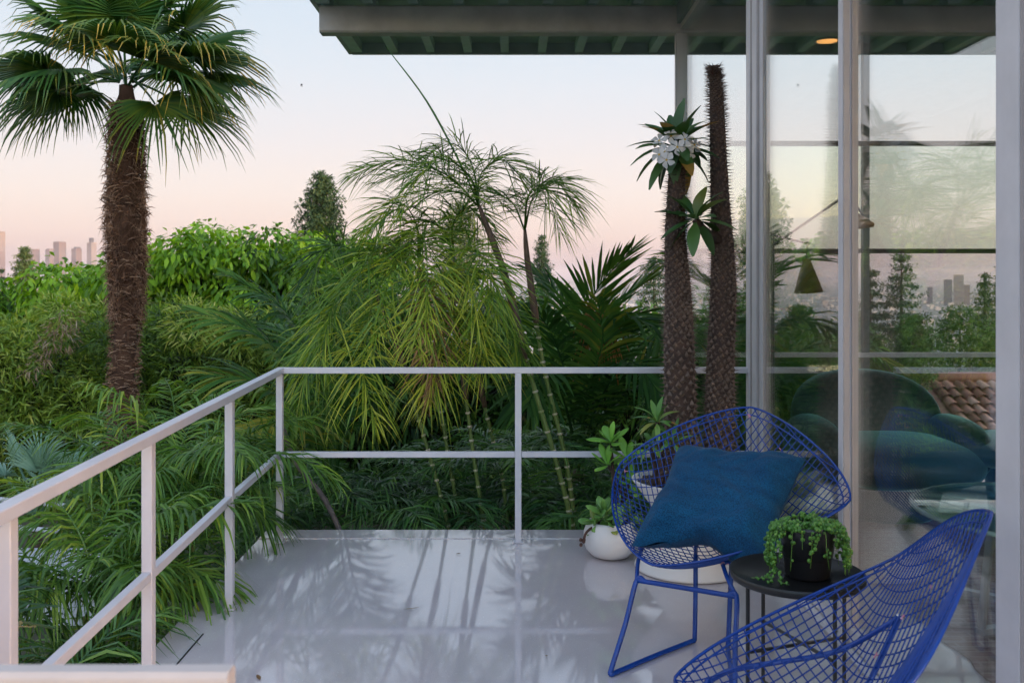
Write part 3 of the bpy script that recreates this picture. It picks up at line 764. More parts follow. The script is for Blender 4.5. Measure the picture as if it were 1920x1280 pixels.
pb = thing('pachypodium', 'tall bare topped spiny trunk with one leafy side shoot in the hourglass planter', 'plant', (PL.x + .12, PL.y + .02, zr - .03))
Y2 = 4.25
c2_ = spiny_trunk([P(1348, 890, Y2), P(1350, 780, Y2), P(1351, 680, Y2), P(1356, 560, Y2), P(1355, 470, Y2), P(1349, 350, Y2), P(1345, 230, Y2), P(1342, 165, Y2), P(1338, 124, Y2)], [.064, .062, .057, .054, .047, .038, .032, .027, .016], pb, 1150)
fz = MB()
for k in range(70):
    t = U(0, 1) ** .7; p = c2_[-1].lerp(c2_[-4], t); a = U(0, 6.283); o_ = Vector((math.cos(a), math.sin(a), U(-.2, 1))).normalized(); l = U(.015, .04); r = .02 + .012 * t
    sd = o_.orthogonal().normalized() * .0035; b = p + Vector((math.cos(a), math.sin(a), 0)) * r * .8
    fz.add([b + sd, b - sd, b + o_ * l + Vector((0, 0, U(-.02, .015)))], [(0, 1, 2)])
fz.build('withered_tip', plain('dry_husk', (.13, .055, .038), .8, .5, 40), pb, kind='stuff')
fork = [P(1345, 448, Y2 - .03), P(1328, 440, Y2 - .07), P(1312, 424, Y2 - .11), P(1304, 412, Y2 - .12)]
sh = MB(); sh.tube(bez(fork, 8), [.026, .024, .022, .022, .021, .02, .019, .016], 10); sh.build('side_shoot', m_bark, pb, True)
rosette(pb, fork[-1], (-.2, -.3, 1), 17, .185, .052, m_pleaf, (15, 150), .22, .42, .14, .08)
# small offsets growing at the foot
for i, (x, y, yy, n) in enumerate(((1232, 792, 4.12, 16), (1222, 836, 4.16, 10), (1262, 830, 4.09, 9))):
    o_ = thing('pachypodium_offset', ['small leafy spiny shoot reaching up beside the thick trunk', 'short reddish leafed shoot low on the left of the planter', 'tiny green shoot at the front of the planter'][i], 'plant', (P(x, y, yy).x, yy, zr - .02))
    b = Vector((P(x + 8, y, yy).x, yy, zr - .02)); t_ = P(x, y, yy); t_.z = max(t_.z, zr + .05)
    MB().tube(bez([b, b.lerp(t_, .5) + Vector((.008, 0, 0)), t_], 8), [.017, .016, .015, .015, .014, .013, .012, .01], 8).build('stem', m_bark, o_, True)
    rosette(o_, t_, (-.1, -.2, 1), n, .10, .024, leafmat('offset_leaf_%d' % i, [(.03, .08, .02), (.06, .15, .035), (.12, .22, .05), (.3, .14, .04)], .25), (10, 120), .35, .45, .2, .12)

# ------------------------------------------------------------------ round white pot with succulents
WP = Vector((.452, 4.40, 0))
wp = thing('round_pot', 'round white ceramic pot on the deck beside the far railing', 'pot', WP)
MB().lathe([(.001, .003), (.060, .003), (.085, .012), (.112, .04), (.125, .08), (.123, .12), (.108, .158), (.100, .168), (.095, .168), (.10, .15), (.001, .148)], 48, WP).build('vessel', m_ceramic, wp, True)
MB().lathe([(.001, .15), (.098, .15)], 24, WP).build('soil', m_soil, wp)
m_succ = leafmat('succulent_leaf', [(.04, .095, .022), (.085, .19, .042), (.14, .27, .06), (.28, .20, .05)], .2, .38, .5, 8)
m_paddle = leafmat('bright_paddle_leaf', [(.06, .16, .022), (.11, .26, .035), (.17, .35, .05), (.25, .42, .08)], .3, .4, .4, 8)
def fat_leaf(mb, base, d, nrm, L, W, tint, curl=.1, th=.12):
    base, d, nrm = Vector(base), Vector(d).normalized(), Vector(nrm); s = d.cross(nrm).normalized(); nn = s.cross(d).normalized(); v = []; n = 8; rows = 7
    for i in range(rows):
        t = i / (rows - 1); w = W * .5 * (max(.0, math.sin(math.pi * min(.97, .1 + t * .87)) ** .7) * (.35 + .75 * t) if t < 1 else .18)
        c = base + d * L * t - nn * curl * L * t * t
        for k in range(n):
            a = 2 * math.pi * k / n; v.append(c + s * w * math.cos(a) + nn * (w * th * 1.6 * math.sin(a) + w * .18 * abs(math.cos(a))))
    f = [(i*n + k, i*n + (k+1) % n, (i+1)*n + (k+1) % n, (i+1)*n + k) for i in range(rows-1) for k in range(n)] + [tuple(range((rows-1)*n, rows*n))]
    mb.add(v, f, tint)
def fat_rosette(parent, c, axis, n, L, W, mat, spread=(12, 100), tint=.45, tv=.2):
    axis = Vector(axis).normalized(); s = axis.orthogonal().normalized(); u_ = axis.cross(s)
    for k in range(n):
        a = k * 2.39996; e = math.radians(spread[0] + (spread[1] - spread[0]) * (k + .5) / n + U(-7, 7))
        rad = s * math.cos(a) + u_ * math.sin(a); d = axis * math.cos(e) + rad * math.sin(e); nr = axis * math.sin(e) - rad * math.cos(e)
        mb = MB(); fat_leaf(mb, Vector(c) + d * .006, d, nr, L * U(.75, 1.15), W * U(.85, 1.1), min(1, max(0, random.gauss(tint, tv))), U(-.15, .2)); mb.build('leaf', mat, parent, True)
su = thing('succulent', 'fleshy green rosette succulent overflowing the round white pot', 'plant', (WP.x, WP.y, .15))
for (dx, dy, dz, ax, n, L) in ((-.03, -.02, .19, (-.2, -.5, 1), 13, .085), (.035, .01, .20, (.3, -.2, 1), 12, .08), (-.065, -.03, .165, (-.9, -.4, .5), 8, .075), (.0, -.07, .165, (.0, -1, .5), 7, .08), (.08, -.02, .17, (1, -.3, .5), 8, .07)):
    c = WP + Vector((dx, dy, dz)); MB().tube([WP + Vector((dx * .3, dy * .3, .148)), c], [.012, .009], 7).build('stem', m_bark, su); fat_rosette(su, c, ax, n, L, .052, m_succ)
tw = MB(); q = WP + Vector((-.09, -.06, .15)); tw.tube(bez([WP + Vector((-.06, -.03, .15)), q, q + Vector((-.03, -.02, -.02)), q + Vector((-.04, -.02, -.06))], 8), .006, 6)
for k in range(4): bead(tw, q + Vector((-.04 + U(-.015, .01), -.02, -.06 + U(-.012, .012))), .009, .2)
tw.build('dry_twig', plain('withered_stem', (.10, .045, .035), .8, .4, 30), su)
pd = thing('paddle_plant', 'upright bright green paddle leaved succulent beside the big planter', 'plant', (WP.x + .03, WP.y - .02, .15))
stems = [((1150, 905), (1146, 830), 9, .105), ((1158, 910), (1140, 872), 6, .105), ((1165, 915), (1178, 862), 7, .10), ((1170, 930), (1180, 905), 8, .08), ((1165, 940), (1205, 925), 8, .075)]
for (b, t_, n, L) in stems:
    bb = WP + Vector((.02, .0, .15)); tp = P(t_[0], t_[1], 4.40)
    MB().tube(bez([bb, P(b[0], b[1], 4.40), tp], 8), [.011, .010, .009, .009, .008, .008, .007, .006], 7).build('stem', m_bark, pd, True)
    fat_rosette(pd, tp, (U(-.3, .1), -.35, 1), n, L, .05, m_paddle, (20, 95), .55, .15)

# ------------------------------------------------------------------ inside the room, seen through the glass
m_velvet, nt_, bs_ = newmat('dark_green_velvet'); p_ = geopos(nt_)
nt_.links.new(mixrgb(nt_, noise(nt_, 7, 5, .6, p_, .6), (.007, .028, .023, 1), (.022, .075, .062, 1)), bs_.inputs['Base Color'])
bs_.inputs['Roughness'].default_value = .55; bs_.inputs['Sheen Weight'].default_value = .8; bs_.inputs['Sheen Roughness'].default_value = .35; bs_.inputs['Sheen Tint'].default_value = (.3, .8, .75, 1)
bump(nt_, bs_, noise(nt_, 26, 4, .6, p_), .25, .01)
def puffy(name, parent, c, size, mat, e=2.6, n=22, bend=None, world=True):
    """rounded upholstered block (superellipsoid)"""
    v = []; f = []
    sg = lambda t, k: math.copysign(abs(t) ** k, t)
    for j in range(n + 1):
        ph = -math.pi/2 + math.pi * j / n
        for i in range(2 * n):
            th = 2 * math.pi * i / (2 * n); k = 2 / e
            p = Vector((sg(math.cos(ph), k) * sg(math.cos(th), k) * size[0], sg(math.cos(ph), k) * sg(math.sin(th), k) * size[1], sg(math.sin(ph), k) * size[2]))
            if bend: p = bend(p)
            v.append(Vector(c) + p)
    m = 2 * n
    f = [(j*m + i, j*m + (i+1) % m, (j+1)*m + (i+1) % m, (j+1)*m + i) for j in range(n) for i in range(m)]
    mb = MB(); mb.add(v, f); return mb.build(name, mat, parent, True)
ac = thing('armchair', 'rounded dark green velvet armchair behind the sliding glass', 'armchair', (2.02, 5.25, 0))
puffy('seat', ac, (2.04, 5.12, .31), (.42, .42, .13), m_velvet)
puffy('backrest', ac, (2.00, 5.50, .47), (.42, .17, .28), m_velvet, 2.4, bend=lambda p: Vector((p.x, p.y - .45 * p.x * p.x + .25 * p.z, p.z)))
puffy('armrest', ac, (1.64, 5.22, .37), (.12, .36, .16), m_velvet, 2.3)
puffy('armrest', ac, (2.40, 5.22, .37), (.12, .36, .16), m_velvet, 2.3)
MB().lathe([(.001, 0), (.24, 0), (.26, .02), (.30, .20), (.001, .20)], 28, (2.02, 5.2, .002)).build('base', m_velvet, ac, True)
ot = thing('ottoman', 'low teal velvet ottoman beside the green armchair', 'ottoman', (2.72, 5.0, 0))
puffy('cushion_top', ot, (2.74, 5.02, .375), (.42, .38, .085), m_velvet, 2.5)
MB().lathe([(.001, 0), (.20, 0), (.22, .015), (.25, .29), (.001, .29)], 28, (2.74, 5.02, .002)).build('base', m_velvet, ot, True)
# rug
m_rug, nt_, bs_ = newmat('faded_kilim'); p_ = geopos(nt_)
w_ = nt_.nodes.new('ShaderNodeTexBrick'); nt_.links.new(geopos(nt_, (5.5, 5.5, 5.5)), w_.inputs['Vector'])
w_.inputs['Color1'].default_value = (.20, .085, .065, 1); w_.inputs['Color2'].default_value = (.13, .10, .09, 1); w_.inputs['Mortar'].default_value = (.30, .25, .22, 1); w_.inputs['Scale'].default_value = 1.0; w_.inputs['Mortar Size'].default_value = .03
nt_.links.new(mixrgb(nt_, rampf(nt_, noise(nt_, 10, 6, .7, geopos(nt_, (1, 4, 1))), [(.38, (0, 0, 0)), (.62, (1, 1, 1))]), w_.outputs['Color'], (.28, .22, .20, 1)), bs_.inputs['Base Color']); bs_.inputs['Roughness'].default_value = .95
bump(nt_, bs_, noise(nt_, 300, 2, .6, p_), .4, .004)
rv = []; rfc = []; ny = 60
for j in range(ny + 1):
    y = .6 + 4.6 * j / ny
    for x in (1.52 + .008 * math.sin(j * 1.7) + U(-.006, .006), 4.2): rv += [(x, y, .0065), (x, y, .0005)]
for j in range(ny):
    b = j * 4; rfc += [(b, b+2, b+6, b+4), (b+1, b, b+4, b+5)]
rg = MB(); rg.add(rv, rfc); tag(rg.build('rug', m_rug), 'faded red and grey patterned rug inside the glass room', 'rug')
# glass coffee table
GT = Vector((1.98, 3.50, 0)); gt = thing('coffee_table', 'round glass topped coffee table with crossed metal base inside', 'table', GT)
m_clear = glassmat('table_glass', (.86, .95, .90, 1))
m_tsteel = plain('brushed_table_steel', (.32, .34, .34), .35, .15, 12, metal=.8)
MB().lathe([(.001, 0), (.475, 0), (.48, .006), (.475, .012), (.001, .012)], 64, (GT.x, GT.y, .42)).build('glass_top', m_clear, gt, True)
MB().lathe([(.4805, .000), (.492, .001), (.495, .012), (.4805, .014)], 64, (GT.x, GT.y, .418)).build('edge_band', plain('glass_edge', (.35, .48, .42), .15, .1, 8), gt, True)
for a in (20, 80, 140):
    c_, s_2 = math.cos(math.radians(a)), math.sin(math.radians(a))
    MB().bar((GT.x - .36 * c_, GT.y - .36 * s_2, .03 + a * .0003), (GT.x + .36 * c_, GT.y + .36 * s_2, .03 + a * .0003), .035, .02).build('floor_bar', m_tsteel, gt)
    for s in (-1, 1):
        MB().bar((GT.x + s * .35 * c_, GT.y + s * .35 * s_2, .045), (GT.x + s * .30 * c_, GT.y + s * .30 * s_2, .416), .03, .012).build('leg', m_tsteel, gt)
bw = thing('bowl_plant', 'small leafy plant in a shallow bowl on the glass table', 'plant', (2.12, 3.72, .433))
MB().lathe([(.001, 0), (.05, 0), (.10, .05), (.098, .052), (.001, .03)], 24, (2.12, 3.72, .434)).build('bowl', m_pot, bw, True)
fat_rosette(bw, (2.12, 3.72, .48), (0, -.3, 1), 12, .12, .06, m_succ, (15, 90))
# floor lamp with cone shades
m_brass = plain('aged_brass', (.55, .33, .12), .4, .4, 20, metal=.4)
LY = 5.9; lp = thing('floor_lamp', 'black floor lamp with thin jointed arms and cone shades', 'lamp', (P(1449, 600, LY).x, LY, 0))
lx = P(1449, 600, LY).x
MB().lathe([(.001, 0), (.15, 0), (.15, .015), (.02, .03), (.001, .03)], 28, (lx, LY, .002)).build('base', m_black, lp, True)
MB().tube([(lx, LY, .02), (lx, LY, P(0, 438, LY).z)], .011, 8).build('pole', m_black, lp)
MB().tube([P(1437, 468, LY), P(1449, 460, LY), P(1592, 362, LY - .3)], .008, 8).build('arm', m_black, lp)
MB().tube([P(1446, 440, LY), P(1514, 457, LY - .12)], .007, 8).build('arm', m_black, lp)
MB().tube([P(1514, 457, LY - .12), P(1512, 486, LY - .12)], .006, 8).build('arm', m_black, lp)
el = MB(); bead(el, P(1514, 457, LY - .12), .014, .5); el.build('joint', m_black, lp, True)
def cone(tip, d, L, r0, r1, nm, mat):
    tip, d = Vector(tip), Vector(d).normalized(); s = d.orthogonal().normalized(); u_ = d.cross(s); n = 26; v = []
    pr = [(0, r0), (L, r1), (L - .002, r1 - .003), (.004, r0 - .003)]
    for z, r in pr:
        for k in range(n):
            a = 2 * math.pi * k / n; v.append(tip + d * z + (s * math.cos(a) + u_ * math.sin(a)) * r)
    mb = MB(); mb.add(v, [(i*n + k, i*n + (k+1) % n, (i+1)*n + (k+1) % n, (i+1)*n + k) for i in range(3) for k in range(n)] + [tuple(range(n))]); return mb.build(nm, mat, lp, True)
cone(P(1512, 486, LY - .12), (.03, -.12, -1), .20, .022, .085, 'lamp_shade', m_brass)
cone(P(1638, 422, LY - .4), (-1, .1, .22), .17, .012, .075, 'lamp_shade', m_brass)
MB().tube([P(1592, 362, LY - .3), P(1620, 408, LY - .38)], .006, 6).build('arm', m_black, lp)

# ------------------------------------------------------------------ garden plants
m_cane_leaf = leafmat('cane_palm_leaf', [(.012, .038, .008), (.046, .110, .012), (.115, .195, .020), (.28, .31, .035)], .38, .4, .45, 1.6)
m_dark_leaf = leafmat('dark_palm_leaf', [(.006, .024, .010), (.024, .076, .024), (.060, .145, .034), (.13, .22, .04)], .3, .36, .5, 1.8)
m_areca = leafmat('areca_palm_leaf', [(.010, .036, .010), (.036, .098, .016), (.085, .17, .020), (.23, .28, .03)], .35, .38, .5, 1.6)
m_kentia = leafmat('kentia_leaf', [(.012, .040, .014), (.030, .085, .022), (.065, .14, .025), (.24, .21, .03)], .3, .55, .15, 1.2)
m_fan = leafmat('fan_palm_leaf', [(.008, .036, .014), (.026, .080, .018), (.080, .125, .016), (.42, .26, .035)], .28, .36, .5, 2.2)
m_blue_fan = leafmat('blue_green_fan_leaf', [(.05, .10, .075), (.10, .18, .13), (.17, .27, .20), (.26, .36, .28)], .2, .5, .4, 3)
m_cane = leafmat('ringed_cane', [(.035, .06, .016), (.075, .11, .025), (.13, .16, .045), (.36, .31, .24)], .0, .45, .5, 8)
m_sheath = plain('brown_leaf_sheath', (.16, .095, .065), .7, .45, 18, bmp=.4, bscale=60)
m_fibre = leafmat('trunk_fibre', [(.020, .010, .007), (.068, .036, .023), (.15, .088, .058), (.28, .19, .135)], .0, .85, .2, 10)
m_grey_stem = plain('grey_bark', (.16, .13, .125), .85, .4, 25, bmp=.6, bscale=70)

# --- tall fan palm
FP = P(232, 905, 7.2); FP.z = -.85
fp = thing('fan_palm', 'tall shaggy trunked fan palm standing before the hedge', 'palm tree', FP)
axis_px = [(228, 1110), (228, 900), (230, 800), (232, 700), (236, 600), (238, 500), (236, 400), (236, 300), (237, 160)]
ax = [P(x, y, 7.2) for x, y in axis_px]; cc = bez(ax, 60)
wid = np.interp([H - (p.z - 0) for p in cc], [0, 1], [0, 1])
def tr_r(z):
    y = HOR - (z - H) * F / 7.2
    return .004 * np.interp(y, [170, 200, 240, 330, 420, 470, 520, 560, 620, 700, 800, 880, 1100], [14, 23, 29, 29, 32, 30, 28, 26, 24, 24, 24, 26, 28])
tk = MB(); n = 20; v = []
for i, p in enumerate(cc):
    for k in range(n):
        a = 2 * math.pi * k / n; r = tr_r(p.z) * (.84 + .06 * (i % 3 == 0) + .07 * math.sin(i * 2.2 + k * .9) + U(-.04, .04)); v.append(p + Vector((math.cos(a) * r, math.sin(a) * r, U(-.004, .004))))
tk.add(v, [(i*n + k, i*n + (k+1) % n, (i+1)*n + (k+1) % n, (i+1)*n + k) for i in range(len(cc)-1) for k in range(n)], .2)
trk = tk.build('trunk', m_fibre, fp, True)
fb = MB()
for k in range(7000):
    i = random.choices(range(8, 58), weights=[1 if j < 30 else 2.6 for j in range(8, 58)])[0]; p = cc[i] + Vector((0, 0, U(-.03, .03))); a = U(0, 6.283); r = tr_r(p.z) * .92
    o_ = Vector((math.cos(a), math.sin(a), 0)); sd = Vector((-o_.y, o_.x, 0)); b = p + o_ * r
    up = i > 30; l = U(.05, .13) if up else U(.04, .10)
    d = (o_ * U(.05, .5) + sd * U(-1, 1) * (.7 if up else 1.6) + Vector((0, 0, U(-1.2, .5) if up else U(-.25, .25)))).normalized()
    mid = b + d * l * .5 + o_ * .01; tip = b + d * l + Vector((0, 0, -.02)) - o_ * U(0, .02); w = sd.cross(d).normalized() * U(.0016, .0042)
    fb.add([b - w, b + w, mid + w * .8, mid - w * .8, tip], [(0, 1, 2, 3), (3, 2, 4)], min(1, max(0, random.gauss(.50, .27))))
fb.build('fibre', m_fibre, trk, kind='stuff')
sb = MB()
for k in range(46):                                        # old leaf bases
    i = random.randint(6, 48); p = cc[i]; a = k * 2.39996; o_ = Vector((math.cos(a), math.sin(a), 0)); sd = Vector((-o_.y, o_.x, 0)); b = p + o_ * tr_r(p.z) * .9; w = U(.007, .013); h = U(.04, .08)
    q = b + o_ * .022 + Vector((0, 0, h)); sb.add([b - sd * w, b + sd * w, q + sd * w * .6, q - sd * w * .6, b + o_ * .02 - sd * w * .6, b + o_ * .02 + sd * w * .6, q + o_ * .012 + sd * w * .4, q + o_ * .012 - sd * w * .4],
        [(4, 5, 6, 7), (0, 3, 7, 4), (1, 5, 6, 2), (3, 2, 6, 7)], U(.3, .7))
sb.build('leaf_bases', m_fibre, trk, kind='stuff')
crown = P(238, 150, 7.2)
random.seed(3)
specs = [((1.0, -.35, .30), .55, .62, .9, .45, .55), ((1, .1, .55), .50, .60, .6, .38, .25), ((.75, -.5, -.05), .45, .55, 1.0, .42, .35), ((.55, -.7, .25), .40, .55, .9, .5, .6), ((.25, .3, -.3), .42, .55, .7, .45, .2), ((.8, .45, .0), .5, .55, .7, .42, .2),
         ((-1, -.3, .15), .50, .62, 1.0, .36, .35), ((-.75, -.6, .05), .42, .58, 1.1, .34, .3), ((-.9, .3, .45), .5, .6, .7, .32, .2), ((-.55, .2, .9), .5, .62, .4, .3, .15), ((.1, -.4, 1), .5, .60, .45, .35, .15), ((.6, .0, .85), .5, .6, .4, .35, .35),
         ((-.35, -.85, .35), .45, .55, .9, .4, .6), ((.2, -.9, .42), .45, .52, .9, .42, .5), ((-1, .5, -.05), .48, .55, .9, .36, .2), ((.5, .6, .5), .5, .58, .5, .35, .15), ((-.4, .8, .3), .5, .56, .6, .34, .1), ((-.3, -.3, 1.), .5, .6, .45, .33, .2),
         ((.95, -.2, -.22), .45, .52, .9, .45, .5), ((-.6, -.4, -.25), .42, .52, 1.0, .4, .3), ((.3, .8, .0), .45, .52, .7, .38, .2), ((-.1, .9, .6), .5, .55, .5, .32, .1), ((.45, -.35, -.5), .38, .5, .9, .45, .3), ((-.85, -.1, .7), .5, .6, .6, .33, .25),
         ((.9, -.1, .8), .5, .6, .6, .38, .3), ((.05, .2, 1.2), .45, .58, .3, .33, .1), ((-.8, .1, -.32), .42, .5, 1.0, .38, .25)]
for i, (d, pe, R, sg, tn, ye) in enumerate(specs):
    fan_leaf('fan_leaf', crown + Vector((d[0], d[1], 0)).normalized() * .05 + Vector((0, 0, U(-.06, .10))), Vector(d) + Vector((0, 0, .25)), pe * U(.95, 1.1), R * 1.04, m_fan, fp, sg * .72, 40, U(100, 135), tn, ye * 1.3, U(-.5, .5))

# --- young blue-green fan palms by the hedge foot
for i, (x, y, yy, R, n) in enumerate(((70, 965, 6.9, .52, 11), (150, 985, 6.9, .42, 8), (222, 960, 6.8, .36, 8))):
    b = P(x, y, yy); b.z = -.86; tp = Vector((b.x, b.y, P(x, y, yy).z))
    o_ = thing('dwarf_fan_palm', ['silvery young fan palm fanning up at the left edge', 'bushy blue green fan palm behind the lower handrail', 'small blue green fan palm at the foot of the tall palm'][i], 'palm', b)
    MB().tube([b, b.lerp(tp, .5), tp], .035, 8).build('stem', m_sheath, o_)
    for k in range(n):
        a = k * 2.39996 + 1; e = math.radians(U(18, 82)); d = Vector((math.cos(a) * math.cos(e), math.sin(a) * math.cos(e), math.sin(e)))
        fan_leaf('fan_leaf', tp, d, R * .75, R * .68, m_blue_fan if i < 2 else m_dark_leaf, o_, .25, 22, 80, .55 if i < 2 else .6, .1, U(-.6, .6), .05)

# --- clumping cane palms in the middle
def cane(parent, pts, r=.019, sheath=None):
    c = bez(pts, 34); mb = MB(); mb.tube(c, [r * (1 - .25 * i / 33) for i in range(34)], 9, tint=.35); st = mb.build('cane', m_cane, parent, True)
    rg_ = MB(); L = sum((c[i+1] - c[i]).length for i in range(33)); k = int(L / .085)
    for j in range(1, k):
        t = j / k * 33; i0 = min(int(t), 32); p = c[i0].lerp(c[i0+1], t - i0); d = (c[i0+1] - c[i0]).normalized()
        rg_.tube([p - d * .006, p - d * .003, p + d * .004, p + d * .007], [r * (1 - .25*t/33) * 1.02, r * 1.12, r * 1.10, r * (1 - .25*t/33) * 1.01], 9, False, U(.75, 1))
    rg_.build('rings', m_cane, st, True, kind='stuff')
    if sheath:
        MB().tube(bez(sheath, 12), [r * 1.15, r * 1.5, r * 1.55, r * 1.5, r * 1.4, r * 1.3, r * 1.25, r * 1.2, r * 1.1, r * 1., r * .8, r * .6], 9).build('sheath', m_sheath, parent, True)
    return c
# right clump: two long leaning canes with a high feathery crown
Yc = 5.45
cp2 = thing('cane_palm', 'pair of long leaning bamboo like canes with a high feathery crown', 'palm', P(1090, 1100, Yc))
cane(cp2, [P(1095, 1120, Yc), P(1074, 990, Yc), P(1042, 862, Yc), P(992, 694, Yc), P(968, 600, Yc)], .016, [P(985, 680, Yc), P(968, 600, Yc), P(945, 510, Yc), P(915, 430, Yc), P(898, 385, Yc)])
cane(cp2, [P(1098, 1120, Yc + .12), P(1076, 965, Yc + .12), P(1061, 862, Yc + .12), P(1022, 699, Yc + .12), P(1003, 590, Yc + .12)], .0145, [P(1006, 605, Yc + .12), P(996, 540, Yc + .12), P(988, 480, Yc + .12), P(984, 430, Yc + .12)])
MB().tube(bez([P(898, 385, Yc), P(862, 305, Yc), P(800, 190, Yc - .05), P(722, 86, Yc - .1)], 16), [.008, .007, .006, .006, .006, .006, .006, .006, .007, .007, .006, .005, .005, .004, .003, .002], 6).build('spear_leaf', m_dark_leaf, cp2, True)
def px_frond(parent, pts, **k):
    return frond('frond', [P(*p) for p in pts], k.pop('mat', m_cane_leaf), parent, **k)
FINE = dict(n=64, ll=.36, lw=.0068, a0=60, a1=30, droop=.42, vee=.3, start=.12, tv=.22, jit=.32, twist=.9)
A0 = (898, 388, Yc)
for path, kw in (([A0, (840, 330, Yc - .1), (750, 300, Yc - .25), (655, 330, Yc - .35)], dict(tint=.42)),
                 ([A0, (850, 340, Yc + .2), (790, 320, Yc + .35), (700, 345, Yc + .5)], dict(tint=.38)),
                 ([A0, (880, 330, Yc - .2), (830, 300, Yc - .45), (770, 345, Yc - .6)], dict(tint=.42)),
                 ([A0, (900, 330, Yc), (940, 300, Yc - .1), (990, 345, Yc - .2)], dict(tint=.38)),
                 ([A0, (860, 360, Yc - .25), (780, 370, Yc - .5), (680, 440, Yc - .7)], dict(tint=.5)),
                 ([(984, 432, Yc + .12), (1000, 370, Yc + .05), (1040, 340, Yc - .05), (1078, 385, Yc - .1)], dict(tint=.35)),
                 ([(984, 432, Yc + .12), (990, 370, Yc - .1), (1020, 350, Yc - .25), (1050, 440, Yc - .35)], dict(tint=.4)),
                 ([(984, 432, Yc + .12), (960, 380, Yc + .3), (920, 370, Yc + .5), (860, 430, Yc + .7)], dict(tint=.35)),
                 ([A0, (885, 310, Yc + .1), (850, 270, Yc + .1), (800, 290, Yc + .1)], dict(tint=.35, n=44))):
    px_frond(cp2, path, **{**FINE, **kw})
# left clump: four canes leaning left under yellow-green drooping fronds
Yd = 5.65
cp1 = thing('cane_palm', 'clump of thin ringed canes under drooping yellow green fronds', 'palm', P(870, 1110, Yd))
tops = []
for i, (pts, dy, sh) in enumerate((([(860, 1120), (842, 995), (808, 862), (768, 734)], 0, [(768, 734), (758, 690), (742, 640), (722, 590), (700, 540)]),
                                   ([(880, 1120), (864, 995), (842, 862), (823, 748)], .15, [(823, 748), (812, 690), (800, 640), (790, 560), (785, 500)]),
                                   ([(918, 1120), (909, 995), (889, 862), (874, 748)], -.1, [(874, 748), (868, 690), (860, 620), (850, 560)]),
                                   ([(960, 1120), (946, 926), (933, 862), (909, 763)], .3, [(909, 763), (894, 690), (878, 610), (862, 540), (850, 480)]))):
    cane(cp1, [P(x, y, Yd + dy) for x, y in pts], .013, [P(x, y, Yd + dy) for x, y in sh]); tops.append((sh[-1][0], sh[-1][1], Yd + dy))
DR = dict(n=62, ll=.34, lw=.0090, a0=62, a1=28, droop=.45, vee=.25, start=.12, tv=.24, jit=.34, twist=.9)
for path, kw in (([tops[0], (660, 470, Yd - .15), (610, 470, Yd - .3), (570, 560, Yd - .45)], dict(tint=.3)),
                 ([tops[0], (665, 520, Yd - .3), (625, 570, Yd - .55), (600, 690, Yd - .75)], dict(tint=.42)),
                 ([tops[0], (720, 480, Yd - .25), (700, 470, Yd - .5), (650, 560, Yd - .75)], dict(tint=.35)),
                 ([tops[0], (650, 560, Yd - .2), (590, 640, Yd - .45), (560, 760, Yd - .6)], dict(tint=.5)),
                 ([tops[1], (780, 420, Yd - .15), (745, 380, Yd - .35), (690, 430, Yd - .5)], dict(tint=.4)),
                 ([tops[1], (790, 440, Yd - .4), (800, 480, Yd - .7), (800, 600, Yd - .9)], dict(tint=.72)),
                 ([tops[1], (760, 460, Yd - .35), (730, 520, Yd - .6), (700, 660, Yd - .8)], dict(tint=.62)),
                 ([tops[2], (855, 500, Yd - .4), (880, 520, Yd - .65), (900, 650, Yd - .8)], dict(tint=.75)),
                 ([tops[2], (830, 510, Yd - .4), (800, 560, Yd - .7), (775, 650, Yd - .85)], dict(tint=.85)),
                 ([tops[2], (870, 520, Yd - .2), (920, 520, Yd - .45), (960, 620, Yd - .6)], dict(tint=.62)),
                 ([tops[3], (850, 420, Yd + .1), (880, 390, Yd), (930, 450, Yd - .1)], dict(tint=.4)),
                 ([tops[3], (830, 430, Yd - .1), (790, 420, Yd - .3), (740, 500, Yd - .5)], dict(tint=.5)),
                 ([tops[3], (870, 470, Yd - .3), (910, 490, Yd - .6), (930, 600, Yd - .8)], dict(tint=.6)),
                 ([tops[0], (690, 610, Yd - .35), (680, 690, Yd - .6), (705, 800, Yd - .75)], dict(tint=.85)),
                 ([tops[2], (840, 600, Yd - .3), (820, 680, Yd - .5), (806, 760, Yd - .6)], dict(tint=.95)),
                 ([tops[2], (880, 590, Yd - .2), (905, 640, Yd - .4), (910, 700, Yd - .55)], dict(tint=.7)),
                 ([tops[0], (640, 600, Yd + .1), (600, 660, Yd), (620, 800, Yd - .2)], dict(tint=.45)),
                 ([tops[1], (800, 560, Yd - .1), (850, 600, Yd - .3), (862, 680, Yd - .4)], dict(tint=.55)),
                 ([tops[3], (890, 560, Yd), (950, 600, Yd - .2), (980, 680, Yd - .3)], dict(tint=.4))):
    px_frond(cp1, path, **{**DR, **kw})

m_dead = leafmat('dead_frond', [(.11, .06, .03), (.18, .10, .05), (.26, .16, .085)], .2, .7, .2)
for path in ([tops[1], (812, 540, Yd - .3), (815, 620, Yd - .5), (806, 760, Yd - .6)], [tops[1], (796, 560, Yd - .2), (790, 640, Yd - .35), (800, 740, Yd - .45)]):
    px_frond(cp1, path, **{**DR, 'mat': m_dead, 'll': .26, 'n': 40})
